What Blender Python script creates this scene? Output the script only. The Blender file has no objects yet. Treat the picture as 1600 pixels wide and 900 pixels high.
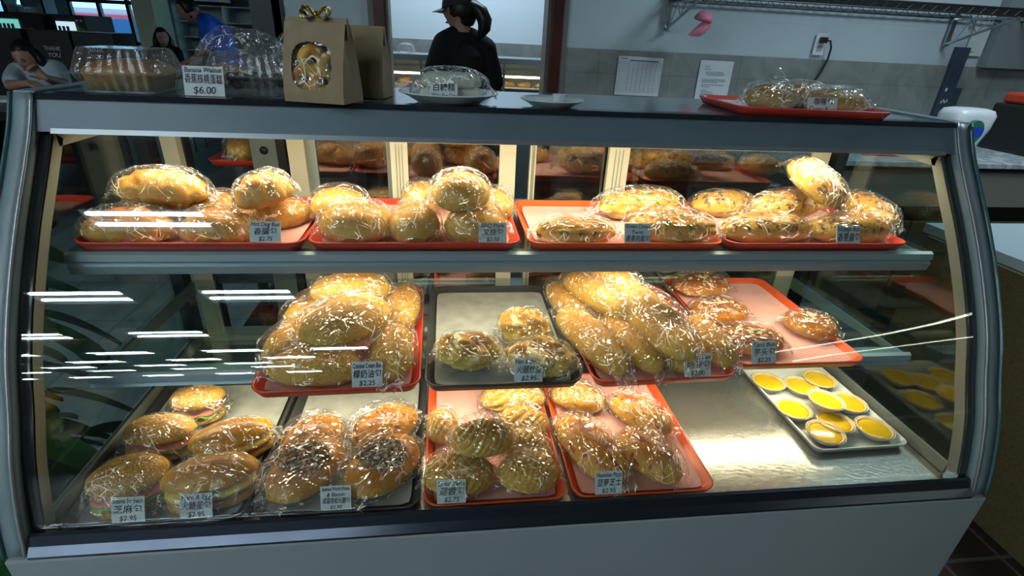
import bpy, bmesh, math, random
from math import sin, cos, pi, radians, sqrt, atan2
from mathutils import Vector, Matrix, noise, Euler

# ------------------------------------------------------------------ camera, world, exposure
sc = bpy.context.scene
COL = sc.collection
cam_data = bpy.data.cameras.new('camera')
cam_data.lens = 18.262; cam_data.sensor_width = 36.0; cam_data.shift_y = 0.00875
cam_data.clip_start = 0.02
cam = bpy.data.objects.new('camera', cam_data); COL.objects.link(cam)
cam.matrix_world = Matrix(((0.99256, 0.011007, -0.121261, 0.729632), (-0.113357, 0.44707, -0.887287, -0.686806), (0.044446, 0.894431, 0.444991, 1.355544), (0.0, 0.0, 0.0, 1.0)))
sc.camera = cam
sc.view_settings.view_transform = 'Standard'
sc.view_settings.look = 'None'
sc.view_settings.gamma = 1.0
sc.view_settings.use_curve_mapping = False
sc.view_settings.exposure = 0.0
sc.cycles.transparent_max_bounces = 40
sc.cycles.max_bounces = 7
sc.cycles.diffuse_bounces = 3
sc.cycles.glossy_bounces = 4
sc.cycles.transmission_bounces = 4
sc.cycles.sample_clamp_indirect = 3.0
sc.cycles.caustics_reflective = False
sc.cycles.caustics_refractive = False
sc.cycles.use_light_tree = True

world = bpy.data.worlds.new('world'); sc.world = world; world.use_nodes = True
world.node_tree.nodes['Background'].inputs[0].default_value = (0.42, 0.80, 1.0, 1)
world.node_tree.nodes['Background'].inputs[1].default_value = 2.4

def area(name, loc, size, power, color, aim, parent=None):
    l = bpy.data.lights.new(name, 'AREA'); l.shape = 'RECTANGLE'; l.size, l.size_y = size
    l.energy = power; l.color = color
    o = bpy.data.objects.new(name, l); COL.objects.link(o); o.location = loc
    o.rotation_euler = Vector(aim).to_track_quat('-Z', 'Y').to_euler()
    if parent: o.parent = parent
    return o
WARM = (1.0, 0.87, 0.58)
# tubes of the display case: under the top rail and under the shelf noses
area('case_tube_light', (0.93, 0.350, 1.170), (1.60, 0.02), 8.0, WARM, (0, 0.30, -1))
area('shelf_tube_light', (1.02, 0.31, 0.930), (1.40, 0.018), 3.7, WARM, (0, 0.05, -1))
area('lower_tube_light', (0.93, 0.26, 0.698), (1.60, 0.016), 3.9, WARM, (0, -0.05, -1))
area('back_room_light', (0.9, 3.6, 2.7), (1.6, 0.5), 42.0, (0.72, 0.88, 1.0), (0, 0.2, -1))
area('right_room_fill', (3.2, 1.0, 2.8), (0.8, 0.8), 40.0, (0.72, 0.90, 1.0), (0, 0, -1))  # overhead fill added to raise the room's ambient level, not a shop fixture

# ------------------------------------------------------------------ helpers
def tag(o, label=None, cat=None, group=None, kind=None):
    if label: o['label'] = label
    if cat: o['category'] = cat
    if group: o['group'] = group
    if kind: o['kind'] = kind
    return o

def thing(name, label, cat, loc=(0, 0, 0), rot=(0, 0, 0), group=None):
    o = bpy.data.objects.new(name, None); COL.objects.link(o)
    o.location = loc; o.rotation_euler = rot; o.empty_display_size = 0.02
    return tag(o, label, cat, group)

def obj(name, bm, m, parent=None, smooth=False, loc=None, rot=None):
    me = bpy.data.meshes.new(name)
    bmesh.ops.recalc_face_normals(bm, faces=bm.faces)
    bm.to_mesh(me); bm.free()
    for mm in (m if isinstance(m, (list, tuple)) else [m]): me.materials.append(mm)
    if smooth:
        for p in me.polygons: p.use_smooth = True
    o = bpy.data.objects.new(name, me); COL.objects.link(o)
    if parent: o.parent = parent
    if loc: o.location = loc
    if rot: o.rotation_euler = rot
    return o

def struct(name, bm, m, smooth=False):
    o = obj(name, bm, m, None, smooth); o['kind'] = 'structure'; return o

def add_box(bm, x0, x1, y0, y1, z0, z1, bev=0.0, mi=0, M=None):
    r = bmesh.ops.create_cube(bm, size=1.0)
    vs = r['verts']
    for v in vs:
        v.co = Vector(((x0+x1)/2 + v.co.x*(x1-x0), (y0+y1)/2 + v.co.y*(y1-y0), (z0+z1)/2 + v.co.z*(z1-z0)))
    if bev > 0:
        es = list({e for v in vs for e in v.link_edges})
        r2 = bmesh.ops.bevel(bm, geom=es, offset=bev, segments=2, affect='EDGES', profile=0.5)
        vs = list({v for f in r2['faces'] for v in f.verts} | {v for v in vs if v.is_valid})
    if M is not None:
        for v in vs: v.co = M @ v.co
    for f in {f for v in vs for f in v.link_faces}: f.material_index = mi
    return vs

def box(x0, x1, y0, y1, z0, z1, bev=0.0):
    bm = bmesh.new(); add_box(bm, x0, x1, y0, y1, z0, z1, bev); return bm

def add_tube(bm, pts, r, n=8, closed=False, caps=True):
    pts = [Vector(p) for p in pts]; rings = []
    rr = r if isinstance(r, (list, tuple)) else [r]*len(pts)
    up = Vector((0, 0, 1)); prev = None
    for i, p in enumerate(pts):
        a = pts[i-1] if (i > 0 or closed) else p
        b = pts[(i+1) % len(pts)] if (i < len(pts)-1 or closed) else p
        t = (b-a).normalized()
        u = prev if prev is not None else (up if abs(t.z) < .9 else Vector((1, 0, 0)))
        s = t.cross(u)
        if s.length < 1e-6: s = t.cross(Vector((0, 1, 0)))
        s.normalize(); u = s.cross(t).normalized(); prev = u
        rings.append([bm.verts.new(p + (s*cos(2*pi*k/n) + u*sin(2*pi*k/n))*rr[i]) for k in range(n)])
    m = len(rings)
    for i in range(m if closed else m-1):
        a, b = rings[i], rings[(i+1) % m]
        for k in range(n):
            bm.faces.new((a[k], a[(k+1) % n], b[(k+1) % n], b[k]))
    if caps and not closed:
        bm.faces.new(rings[0][::-1]); bm.faces.new(rings[-1])

def tube(pts, r, n=8, closed=False):
    bm = bmesh.new(); add_tube(bm, pts, r, n, closed); return bm

def add_lathe(bm, prof, n=32, c=(0, 0, 0), sx=1, sy=1, fn=None):
    rings = []
    for (r, z) in prof:
        ring = []
        for k in range(n):
            a = 2*pi*k/n
            q = fn(r, z, a) if fn else (r, z)
            ring.append(bm.verts.new((c[0]+q[0]*cos(a)*sx, c[1]+q[0]*sin(a)*sy, c[2]+q[1])))
        rings.append(ring)
    for a, b in zip(rings, rings[1:]):
        for k in range(n):
            bm.faces.new((a[k], a[(k+1) % n], b[(k+1) % n], b[k]))
    bm.faces.new(rings[0][::-1]); bm.faces.new(rings[-1])

def add_extrude(bm, poly, axis, a0, a1, mi=0):
    """polygon of 2-D points extruded along an axis ('x': poly is (y,z))."""
    def P(p, a):
        return (a, p[0], p[1]) if axis == 'x' else ((p[0], a, p[1]) if axis == 'y' else (p[0], p[1], a))
    A = [bm.verts.new(P(p, a0)) for p in poly]; B = [bm.verts.new(P(p, a1)) for p in poly]
    n = len(poly); fs = [bm.faces.new(A), bm.faces.new(B[::-1])]
    for k in range(n):
        fs.append(bm.faces.new((A[k], B[k], B[(k+1) % n], A[(k+1) % n])))
    for f in fs: f.material_index = mi

def extr(poly, axis, a0, a1):
    bm = bmesh.new(); add_extrude(bm, poly, axis, a0, a1); return bm

# ------------------------------------------------------------------ materials
class N:
    def __init__(s, name):
        s.m = bpy.data.materials.new(name); s.m.use_nodes = True
        s.t = s.m.node_tree; s.t.nodes.clear()
        s.out = s.t.nodes.new('ShaderNodeOutputMaterial')
    def n(s, typ, ins=None, **kw):
        nd = s.t.nodes.new('ShaderNode'+typ)
        for k, v in kw.items(): setattr(nd, k, v)
        for k, v in (ins or {}).items():
            i = nd.inputs[k]
            if isinstance(v, bpy.types.NodeSocket): s.t.links.new(v, i)
            else: i.default_value = v
        return nd
    def link(s, a, b): s.t.links.new(a, b)
    def ramp(s, fac, stops, interp='LINEAR'):
        r = s.n('ValToRGB', {'Fac': fac}); r.color_ramp.interpolation = interp
        el = r.color_ramp.elements
        while len(el) < len(stops): el.new(0.5)
        for e, (p, c) in zip(el, stops):
            e.position = p; e.color = (*c, 1) if len(c) == 3 else c
        return r.outputs['Color']
    def mix(s, f, a, b):
        nd = s.n('Mix', data_type='RGBA')
        for k, v in ((0, f), (6, a), (7, b)):
            if isinstance(v, bpy.types.NodeSocket): s.link(v, nd.inputs[k])
            else: nd.inputs[k].default_value = v if k == 0 else ((*v, 1) if len(v) == 3 else v)
        return nd.outputs[2]
    def surf(s, sock): s.link(sock, s.out.inputs['Surface']); return s.m

def mat(name, color, rough=0.5, metal=0.0, spec=0.5, var=0.0, vscale=8.0, bump=0.0, bscale=60.0, coat=0.0, aniso=None, sub=0):
    k = N(name)
    p = k.n('BsdfPrincipled', {'Roughness': rough, 'Metallic': metal, 'Specular IOR Level': spec, 'Coat Weight': coat})
    c4 = (*color, 1)
    tc = k.n('TexCoord')
    if var > 0:
        nz = k.n('TexNoise', {'Vector': tc.outputs['Object'], 'Scale': vscale, 'Detail': 6.0})
        c = k.ramp(nz.outputs['Fac'], [(0.3, tuple(x*(1-var) for x in color)), (0.7, tuple(min(1, x*(1+var)) for x in color))])
        k.link(c, p.inputs['Base Color'])
    else: p.inputs['Base Color'].default_value = c4
    if bump > 0:
        nz2 = k.n('TexNoise', {'Vector': tc.outputs['Object'], 'Scale': bscale, 'Detail': 4.0})
        b = k.n('Bump', {'Height': nz2.outputs['Fac'], 'Strength': bump, 'Distance': 0.002})
        k.link(b.outputs['Normal'], p.inputs['Normal'])
    if sub:
        p.inputs['Subsurface Weight'].default_value = sub
        p.inputs['Subsurface Radius'].default_value = (.01, .006, .003)
    return k.surf(p.outputs[0])

def emit(name, color, s):
    k = N(name); return k.surf(k.n('Emission', {'Color': (*color, 1), 'Strength': s}).outputs[0])

def schlick(k, f0):
    lw = k.n('LayerWeight', {'Blend': 0.5})
    pw = k.n('Math', {0: lw.outputs['Facing'], 1: 5.0}, operation='POWER')
    f = k.n('Math', {0: pw.outputs[0], 1: 1-f0, 2: f0}, operation='MULTIPLY_ADD', use_clamp=True)
    return lw, f.outputs[0]

def glass(name, tint=(1, 1, 1), ior=1.45, rough=0.0, extra=0.0, painted_glint=0.0, bump=0):
    """architectural glass / film: transparent with Fresnel reflection (extra = added mirror share)."""
    k = N(name)
    fr, f = schlick(k, ((ior-1)/(ior+1))**2 + extra)
    t = k.n('BsdfTransparent', {'Color': (*tint, 1)}); g = k.n('BsdfGlossy', {'Roughness': rough, 'Color': (1, 1, 1, 1)})
    if bump:
        tc = k.n('TexCoord')
        nz = k.n('TexNoise', {'Vector': tc.outputs['Object'], 'Scale': bump, 'Detail': 2.0})
        b = k.n('Bump', {'Height': nz.outputs['Fac'], 'Strength': 0.6, 'Distance': 0.004})
        k.link(b.outputs['Normal'], g.inputs['Normal']); k.link(b.outputs['Normal'], fr.inputs['Normal'])
    m = k.n('MixShader', {0: f}); k.link(t.outputs[0], m.inputs[1]); k.link(g.outputs[0], m.inputs[2])
    o = m.outputs[0]
    if painted_glint:
        tc = k.n('TexCoord')
        nz = k.n('TexNoise', {'Vector': tc.outputs['Object'], 'Scale': 9.0, 'Detail': 6.0})
        fa = k.n('MapRange', {0: nz.outputs['Fac'], 1: .45, 2: .8, 3: painted_glint*.3, 4: painted_glint})
        d = k.n('BsdfDiffuse', {'Color': (.8, .8, .8, 1)})  # patchy white diffuse painted in for the white glints of the clamshell plastic
        m2 = k.n('MixShader', {0: fa.outputs[0]}); k.link(o, m2.inputs[1]); k.link(d.outputs[0], m2.inputs[2]); o = m2.outputs[0]
    return k.surf(o)

def wrap_mat():
    """thin crinkled cellophane: long sharp creases catch the tubes, with white streaks painted along them too."""
    k = N('crinkled_cellophane')
    tc = k.n('TexCoord')
    oi = k.n('ObjectInfo')
    sv = k.n('CombineXYZ', {0: oi.outputs['Random'], 1: oi.outputs['Random'], 2: 0.0})
    sm = k.n('VectorMath', {0: sv.outputs[0], 1: (7, 3, 0)}, operation='MULTIPLY')
    off = k.n('VectorMath', {0: tc.outputs['Object'], 1: sm.outputs[0]}, operation='ADD')
    ang = k.n('Math', {0: oi.outputs['Random'], 1: 5.0, 2: -1.2}, operation='MULTIPLY_ADD')
    warp = k.n('TexNoise', {'Vector': off.outputs[0], 'Scale': 11.0, 'Detail': 1.0})
    wv = k.n('VectorMath', {0: warp.outputs['Color'], 1: (.07, .07, .07)}, operation='MULTIPLY')
    v2 = k.n('VectorMath', {0: off.outputs[0], 1: wv.outputs[0]}, operation='ADD')
    def creases(rot, stretch, scale):
        mp = k.n('Mapping', {'Vector': v2.outputs[0], 'Scale': stretch})
        r = k.n('VectorRotate', {'Vector': mp.outputs[0], 'Angle': rot}, rotation_type='Z_AXIS')
        mp2 = k.n('Mapping', {'Vector': r.outputs[0], 'Scale': stretch})
        return k.n('TexVoronoi', {'Vector': mp2.outputs[0], 'Scale': scale}, feature='DISTANCE_TO_EDGE').outputs['Distance']
    e1 = creases(.6, (1, 2.1, 1.0), 15.0)
    e2 = creases(2.1, (2.0, .8, 1.3), 21.0)
    h1 = k.n('MapRange', {0: e1, 1: 0.0, 2: 0.16, 3: 1.0, 4: 0.0}).outputs[0]
    h2 = k.n('MapRange', {0: e2, 1: 0.0, 2: 0.12, 3: .7, 4: 0.0}).outputs[0]
    big = k.n('TexNoise', {'Vector': off.outputs[0], 'Scale': 26.0, 'Detail': 2.0})
    hs = k.n('Math', {0: h1, 1: h2}, operation='ADD')
    hs2 = k.n('Math', {0: big.outputs['Fac'], 1: 1.6, 2: hs.outputs[0]}, operation='MULTIPLY_ADD')
    b = k.n('Bump', {'Height': hs2.outputs[0], 'Strength': 1.0, 'Distance': 0.0036})
    fr, f_ = schlick(k, .10); k.link(b.outputs['Normal'], fr.inputs['Normal'])
    f = k.n('Math', {0: f_, 1: .42}, operation='MINIMUM')
    g = k.n('BsdfGlossy', {'Roughness': 0.085, 'Color': (1, 1, 1, 1)}); k.link(b.outputs['Normal'], g.inputs['Normal'])
    t = k.n('BsdfTransparent', {'Color': (.985, .985, .985, 1)})
    m = k.n('MixShader', {0: f.outputs[0]}); k.link(t.outputs[0], m.inputs[1]); k.link(g.outputs[0], m.inputs[2])
    d = k.n('BsdfDiffuse', {'Color': (.95, .95, .95, 1)}); d2 = k.n('BsdfTranslucent', {'Color': (.95, .95, .95, 1)})
    dd = k.n('AddShader'); k.link(d.outputs[0], dd.inputs[0]); k.link(d2.outputs[0], dd.inputs[1])
    mask = k.n('TexNoise', {'Vector': off.outputs[0], 'Scale': 30.0, 'Detail': 1.0, 'W': 3.0}, noise_dimensions='4D')
    mk = k.n('MapRange', {0: mask.outputs['Fac'], 1: .50, 2: .62, 3: .0, 4: .85}).outputs[0]
    l1 = k.n('MapRange', {0: e1, 1: 0.008, 2: 0.020, 3: 1.0, 4: .0}).outputs[0]
    l2 = k.n('MapRange', {0: e2, 1: 0.006, 2: 0.014, 3: .8, 4: .0}).outputs[0]
    lm = k.n('Math', {0: l1, 1: l2}, operation='MAXIMUM')
    lk = k.n('Math', {0: lm.outputs[0], 1: mk}, operation='MULTIPLY')  # white lines: crease whitening, also painted so the highlight streaks always show
    lf = k.n('Math', {0: lk.outputs[0], 1: .015}, operation='ADD', use_clamp=True)
    m2 = k.n('MixShader', {0: lf.outputs[0]}); k.link(m.outputs[0], m2.inputs[1]); k.link(dd.outputs[0], m2.inputs[2])
    return k.surf(m2.outputs[0])

def crust(name, pale, mid, dark, fleck=None, fscale=60, fth=.62, fine=None, rough=.42, split=(.12, .62), stripes=0, nsc=14, ridge=False):
    """baked crust: pale towards the underside, browned on top, mottled; optional flecks / crumbs."""
    k = N(name); tone = lambda c: (c[0]*.92, c[1]*.93, c[2]*.52)
    pale, mid, dark = tone(pale), tone(mid), tone(dark); fine = tone(fine) if fine else None
    tc = k.n('TexCoord'); sp = k.n('SeparateXYZ', {0: tc.outputs['Generated']})
    nz = k.n('TexNoise', {'Vector': tc.outputs['Object'], 'Scale': float(nsc), 'Detail': 5.0, 'Roughness': .6})
    a = k.n('Math', {0: nz.outputs['Fac'], 1: .9, 2: -.45}, operation='MULTIPLY_ADD')
    z = k.n('Math', {0: sp.outputs[2], 1: a.outputs[0]}, operation='ADD')
    c = k.ramp(z.outputs[0], [(split[0], pale), ((split[0]+split[1])/2, mid), (split[1]+.28, dark)])
    if fine:
        n2 = k.n('TexNoise', {'Vector': tc.outputs['Object'], 'Scale': 420.0, 'Detail': 2.0})
        c = k.mix(k.ramp(n2.outputs['Fac'], [(.50, (0, 0, 0)), (.64, (.8, .8, .8))]), c, fine)
    if fleck:
        vo = k.n('TexNoise', {'Vector': tc.outputs['Object'], 'Scale': float(fscale), 'Detail': 2.5})
        lim = k.n('MapRange', {0: sp.outputs[2], 1: .35, 2: .6, 3: 0.0, 4: 1.0})
        fm = k.ramp(vo.outputs['Fac'], [(fth, (0, 0, 0)), (fth+.04, (1, 1, 1))])
        fx = k.n('Math', {0: fm, 1: lim.outputs[0]}, operation='MULTIPLY')
        c = k.mix(fx.outputs[0], c, fleck)
    if ridge:
        at = k.n('Attribute', attribute_name='ridge')
        c = k.mix(k.ramp(at.outputs['Fac'], [(.15, (1, 1, 1)), (.55, (0, 0, 0))]), c, pale)
    if stripes:
        wv = k.n('TexWave', {'Vector': tc.outputs['Object'], 'Scale': float(stripes), 'Distortion': 9.0, 'Detail': 2.0, 'Detail Scale': 6.0})
        c = k.mix(k.ramp(wv.outputs['Fac'], [(.45, (0, 0, 0)), (.8, (.75, .75, .75))]), c, pale)
    n3 = k.n('TexNoise', {'Vector': tc.outputs['Object'], 'Scale': 150.0, 'Detail': 4.0})
    b = k.n('Bump', {'Height': n3.outputs['Fac'], 'Strength': .35 if not fine else .8, 'Distance': .0015})
    p = k.n('BsdfPrincipled', {'Base Color': c, 'Roughness': rough, 'Specular IOR Level': .35, 'Normal': b.outputs['Normal']})
    return k.surf(p.outputs[0])

def tile_mat(name, c1, c2, grout, w, h, rot=(0, 0, 0), rough=.4, mortar=.004, off=0.0, vein=.25, shift=(0, 0, 0)):
    k = N(name); tc = k.n('TexCoord')
    mp = k.n('Mapping', {'Vector': tc.outputs['Object'], 'Rotation': rot, 'Location': shift})
    br = k.n('TexBrick', {'Vector': mp.outputs[0], 'Color1': (*c1, 1), 'Color2': (*c2, 1), 'Mortar': (*grout, 1), 'Scale': 1.0,
                          'Mortar Size': mortar, 'Brick Width': w, 'Row Height': h, 'Mortar Smooth': .1}, offset=off)
    nz = k.n('TexNoise', {'Vector': tc.outputs['Object'], 'Scale': 5.0, 'Detail': 8.0, 'Distortion': 1.5})
    c = k.mix(vein, br.outputs['Color'], k.ramp(nz.outputs['Fac'], [(.3, tuple(x*.6 for x in c1)), (.7, tuple(min(1, x*1.5) for x in c1))]))
    p = k.n('BsdfPrincipled', {'Base Color': c, 'Roughness': rough})
    return k.surf(p.outputs[0])

# ------------------------------------------------------------------ palette
frame_paint = mat('grey_frame_paint', (.19, .25, .27), .42, 0.0, .5, .06, 20)
cabinet_white = mat('white_cabinet_laminate', (.30, .345, .355), .45, 0, .4, .05, 3, .05, 400)
steel = mat('brushed_steel', (.42, .47, .50), .28, .9, .5, .08, 12)
chrome = mat('polished_sill_steel', (.075, .09, .12), .22, .8, .5)
alu = mat('aluminium', (.36, .40, .42), .40, .7)
top_metal = mat('case_top_glass', (.20, .29, .32), .10, .25, .6, .06, 6)
header_mat = mat('header_metal', (.12, .165, .20), .45, .1, .5, .06, 10)
black_print = mat('black_glass_print', (.018, .022, .028), .12, 0, .5)
strip_cream = mat('side_glass_gasket', (.165, .18, .155), .55)
door_cream = mat('cream_door_frame', (.72, .69, .56), .45)
door_grey = mat('grey_door_metal', (.25, .30, .30), .45, .3)
black_mat = mat('black_plastic', (.012, .012, .014), .45)
clear_glass = glass('clear_case_glass', (.97, .99, .98), 1.5, 0, 0)
side_glass_m = glass('side_case_glass', (.80, .88, .86), 1.52, 0, .05)
shelf_glass = glass('shelf_plate_glass', (.80, .90, .88), 1.5, 0, 0)
door_glass = glass('sliding_door_glass', (.55, .60, .60), 1.5, .02, .20)
film = wrap_mat()
clamshell_m = glass('clear_clamshell_plastic', (.95, .96, .965), 1.5, .07, .09, .16, 130)
tray_red = mat('red_tray_plastic', (.66, .055, .035), .33, 0, .5, .05, 20)
tray_orange = mat('orange_red_tray_plastic', (.80, .11, .03), .33, 0, .5, .05, 20)
tray_black = mat('dark_grey_tray_metal', (.05, .052, .055), .38, .2, .5, .1, 20)
tray_white = mat('white_tray_enamel', (.72, .72, .68), .35)
paper_pink = mat('pink_tray_paper', (.80, .42, .38), .8, 0, .2, .06, 25, .1, 90)
paper_grey = mat('grey_tray_paper', (.34, .345, .33), .85, 0, .2, .16, 30, .2, 90)
card_m = mat('white_price_card', (.62, .68, .70), .7)
ink = mat('black_marker_ink', (.02, .025, .04), .6)
wall_paint = mat('pale_blue_grey_wall_paint', (.42, .50, .54), .7, 0, .3, .06, 2)
wood_red = mat('dark_red_brown_wood', (.055, .012, .008), .4, 0, .5, .25, 10)
white_plastic = mat('white_plastic', (.62, .66, .68), .35)
kraft = mat('kraft_paper', (.30, .225, .14), .8, 0, .2, .08, 40, .3, 60)
gold = mat('gold_ribbon', (.75, .50, .06), .22, .9)
egg = mat('egg_custard', (.80, .50, .01), .16, 0, .5, .10, 30, 0, 60, .5)
skin_m = mat('skin', (.42, .24, .17), .5, 0, .4, .05, 12)
hair_m = mat('black_hair', (.010, .008, .008), .4, 0, .4, .3, 60)
shirt_black = mat('black_cotton', (.010, .012, .014), .85, 0, .2)
jeans = mat('blue_denim', (.04, .08, .14), .85)
lamp_m = emit('fluorescent_tube', (.78, .93, 1.0), 40.0)

# ------------------------------------------------------------------ the setting
floor_m = tile_mat('dark_brown_floor_tile', (.035, .018, .014), (.028, .015, .012), (.11, .10, .09), .20, .20, mortar=.006, vein=.2)
dado_m = tile_mat('grey_stone_wall_tile', (.21, .23, .22), (.19, .21, .205), (.12, .13, .13), .43, .60, rot=(pi/2, 0, 0), mortar=.003, vein=.45, shift=(.12, 0, .0))
ceil_m = mat('dark_ceiling', (.06, .08, .09), .9)
dark_wall = mat('dark_store_wall', (.045, .055, .06), .8)
struct('floor', box(-.30, 8.2, -12.2, 11.1, -.1, 0), floor_m)
struct('floor_store', box(-9.2, -.30, -12.2, 11.1, -.1, 0), tile_mat('pale_store_floor_tile', (.30, .33, .34), (.28, .31, .32), (.16, .17, .18), .45, .45, mortar=.006, rough=.25))
struct('ceiling', box(-9.2, 8.2, -12.2, 11.1, 2.92, 3.0), ceil_m)

def wall_two(name, x0, x1, y0, y1, zt=1.325, top=2.92):
    bm = bmesh.new(); add_box(bm, x0, x1, y0, y1, 0, zt, mi=0); add_box(bm, x0, x1, y0+.006, y1-.006, zt, top, mi=1)
    return struct(name, bm, [dado_m, wall_paint])
wall_two('wall_service_left', -.10, .325, 2.5, 2.62)
wall_two('wall_service', 1.40, 3.86, 2.5, 2.62)
wall_two('wall_service_right', 3.86, 8.1, 2.52, 2.64)
struct('wall_over_doorway', box(.325, 1.40, 2.5, 2.62, 2.14, 2.92), wall_paint)
far_paint = mat('bright_blue_white_paint', (.56, .66, .72), .7)
bm = bmesh.new(); add_box(bm, -.10, 4.2, 4.5, 4.6, 0, 1.315, mi=0); add_box(bm, -.10, 4.2, 4.506, 4.6, 1.315, 2.92, mi=1)
struct('wall_kitchen', bm, [dado_m, far_paint])
struct('wall_kitchen_left', box(-.16, -.10, 2.5, 4.6, 0, 2.92), dark_wall)
struct('wall_kitchen_right', box(4.2, 4.3, 2.64, 4.6, 0, 2.92), far_paint)
# wooden door frame, the opening between the shop and the kitchen
bm = bmesh.new()
for x0, x1 in ((.355, .415), (1.305, 1.37)):
    add_box(bm, x0, x1, 2.47, 2.65, 0, 2.10, .004)
add_box(bm, .355, 1.37, 2.47, 2.65, 2.10, 2.16, .004)
struct('door_1', bm, wood_red)
bm = bmesh.new(); add_box(bm, .415, .432, 2.49, 2.63, 0, 2.1); add_box(bm, 1.284, 1.305, 2.49, 2.63, 0, 2.1); add_box(bm, .325, .355, 2.485, 2.63, 0, 2.12); add_box(bm, 1.37, 1.40, 2.485, 2.63, 0, 2.12)
struct('trim_1', bm, mat('grey_brown_door_lining', (.16, .15, .13), .5))
# outer shell of the store
struct('wall_left', box(-9.2, -9.1, -12.2, 11.1, 0, 2.92), dark_wall)
struct('wall_right', box(8.1, 8.2, -12.2, 2.7, 0, 2.92), dark_wall)
struct('wall_front', box(-9.2, 8.2, -12.3, -12.2, 0, 2.92), dark_wall)
shop_wall = mat('grey_blue_shop_wall', (.20, .25, .28), .8)
bm = bmesh.new()
for x0, x1, z0, z1 in ((-9.1, -6.84, 0, .85), (-9.1, -6.84, 2.6, 2.92), (-6.84, -6.12, 0, 2.92), (-6.12, -4.8, 2.6, 2.92), (-4.8, -.1, 0, 2.92)):
    add_box(bm, x0, x1, 11.0, 11.15, z0, z1)
struct('wall_back', bm, shop_wall)
dk_frame = mat('dark_window_metal', (.02, .025, .03), .4, .5)
win_glass = glass('window_glass', (.85, .95, 1.0), 1.45)
bm = bmesh.new()
for x in (-8.9, -8.2, -7.5, -7.15, -6.87): add_box(bm, x-.02, x+.02, 11.02, 11.1, .85, 2.6)
for z in (.87, 1.9, 2.58): add_box(bm, -9.1, -6.84, 11.02, 11.1, z-.025, z+.025)
w = struct('window_1', bm, dk_frame)
obj('pane', box(-9.1, -6.86, 11.055, 11.065, .87, 2.58), win_glass, w)
bm = bmesh.new()
for x in (-6.10, -5.60, -5.10, -4.83): add_box(bm, x-.03, x+.03, 11.02, 11.1, 0, 2.6)
for z in (.95, 1.63, 2.56): add_box(bm, -6.1, -4.8, 11.02, 11.1, z-.03, z+.03)
w = struct('door_2', bm, dk_frame)
obj('pane', box(-6.1, -4.82, 11.055, 11.065, .02, 2.58), win_glass, w)
struct('wall_column', box(-2.80, -2.58, 6.5, 6.9, 0, 2.92), mat('pale_green_column_paint', (.52, .56, .42), .7))
struct('wall_store_divider', box(-2.57, -.16, 7.50, 7.6, 0, 2.92), dark_wall)
bm = bmesh.new(); add_box(bm, -.27, -.12, 2.5, 2.62, 0, 2.92)
struct('trim_2', bm, dk_frame)
# outside: ground, tree, car, awning
struct('ground_outside', box(-30, 20, 11.2, 45, -.15, -.05), mat('pale_pavement', (.35, .38, .40), .9))
leafm = mat('street_tree_leaves', (.10, .22, .12), .8, var=.5, vscale=3)
def street_tree(x, y, label):
    t = thing('street_tree', label, 'tree', (x, y, -.05), group='trees outside the shop windows')
    obj('trunk', tube([(0, 0, 0), (.05, 0, 1.2), (-.05, .1, 2.4)], [.12, .09, .06], 8), mat('bark', (.06, .05, .04), .9), t)
    bm = bmesh.new(); rnd = random.Random(int(x*10))
    for _ in range(420):
        p = Vector((rnd.gauss(0, .8), rnd.gauss(0, .8), 2.3+rnd.gauss(0, .75))); s = rnd.uniform(.06, .16)
        q = [bm.verts.new(p+Vector((rnd.uniform(-s, s), rnd.uniform(-s, s), rnd.uniform(-s, s)))) for _ in range(4)]
        bm.faces.new(q[:3]); bm.faces.new(q[1:])
    obj('foliage', bm, leafm, t)
street_tree(-10.5, 15, 'green street tree outside the leftmost shop window')
street_tree(-6.9, 21, 'green street tree seen through the glass door')
car = thing('parked_car', 'blue car parked outside the glass door', 'car', (-8.3, 19, -.05))
bm = bmesh.new()
add_extrude(bm, [(-2.1, .3), (2.1, .3), (2.15, .8), (1.2, .95), (.6, 1.4), (-1.1, 1.4), (-1.6, .95), (-2.1, .85)], 'y', -.8, .8)
obj('car_body', bm, mat('blue_car_paint', (.03, .12, .30), .3), car)
for wx in (-1.3, 1.3):
    bm = bmesh.new(); add_tube(bm, [(wx, -.85, .32), (wx, .85, .32)], .32, 20); obj('wheel_pair', bm, black_mat, car)
struct('wall_across_street', box(-22, -2, 28.0, 28.4, -.05, 1.75), mat('pale_street_wall', (.55, .60, .62), .8))
tag(obj('shop_awning', extr([(26, 1.30), (28, 1.50), (28, 1.56), (26, 1.50)], 'x', -16, -8.0), mat('pink_red_awning', (.75, .10, .16), .8)), 'pink red awning band seen through the glass door', 'awning')

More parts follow.
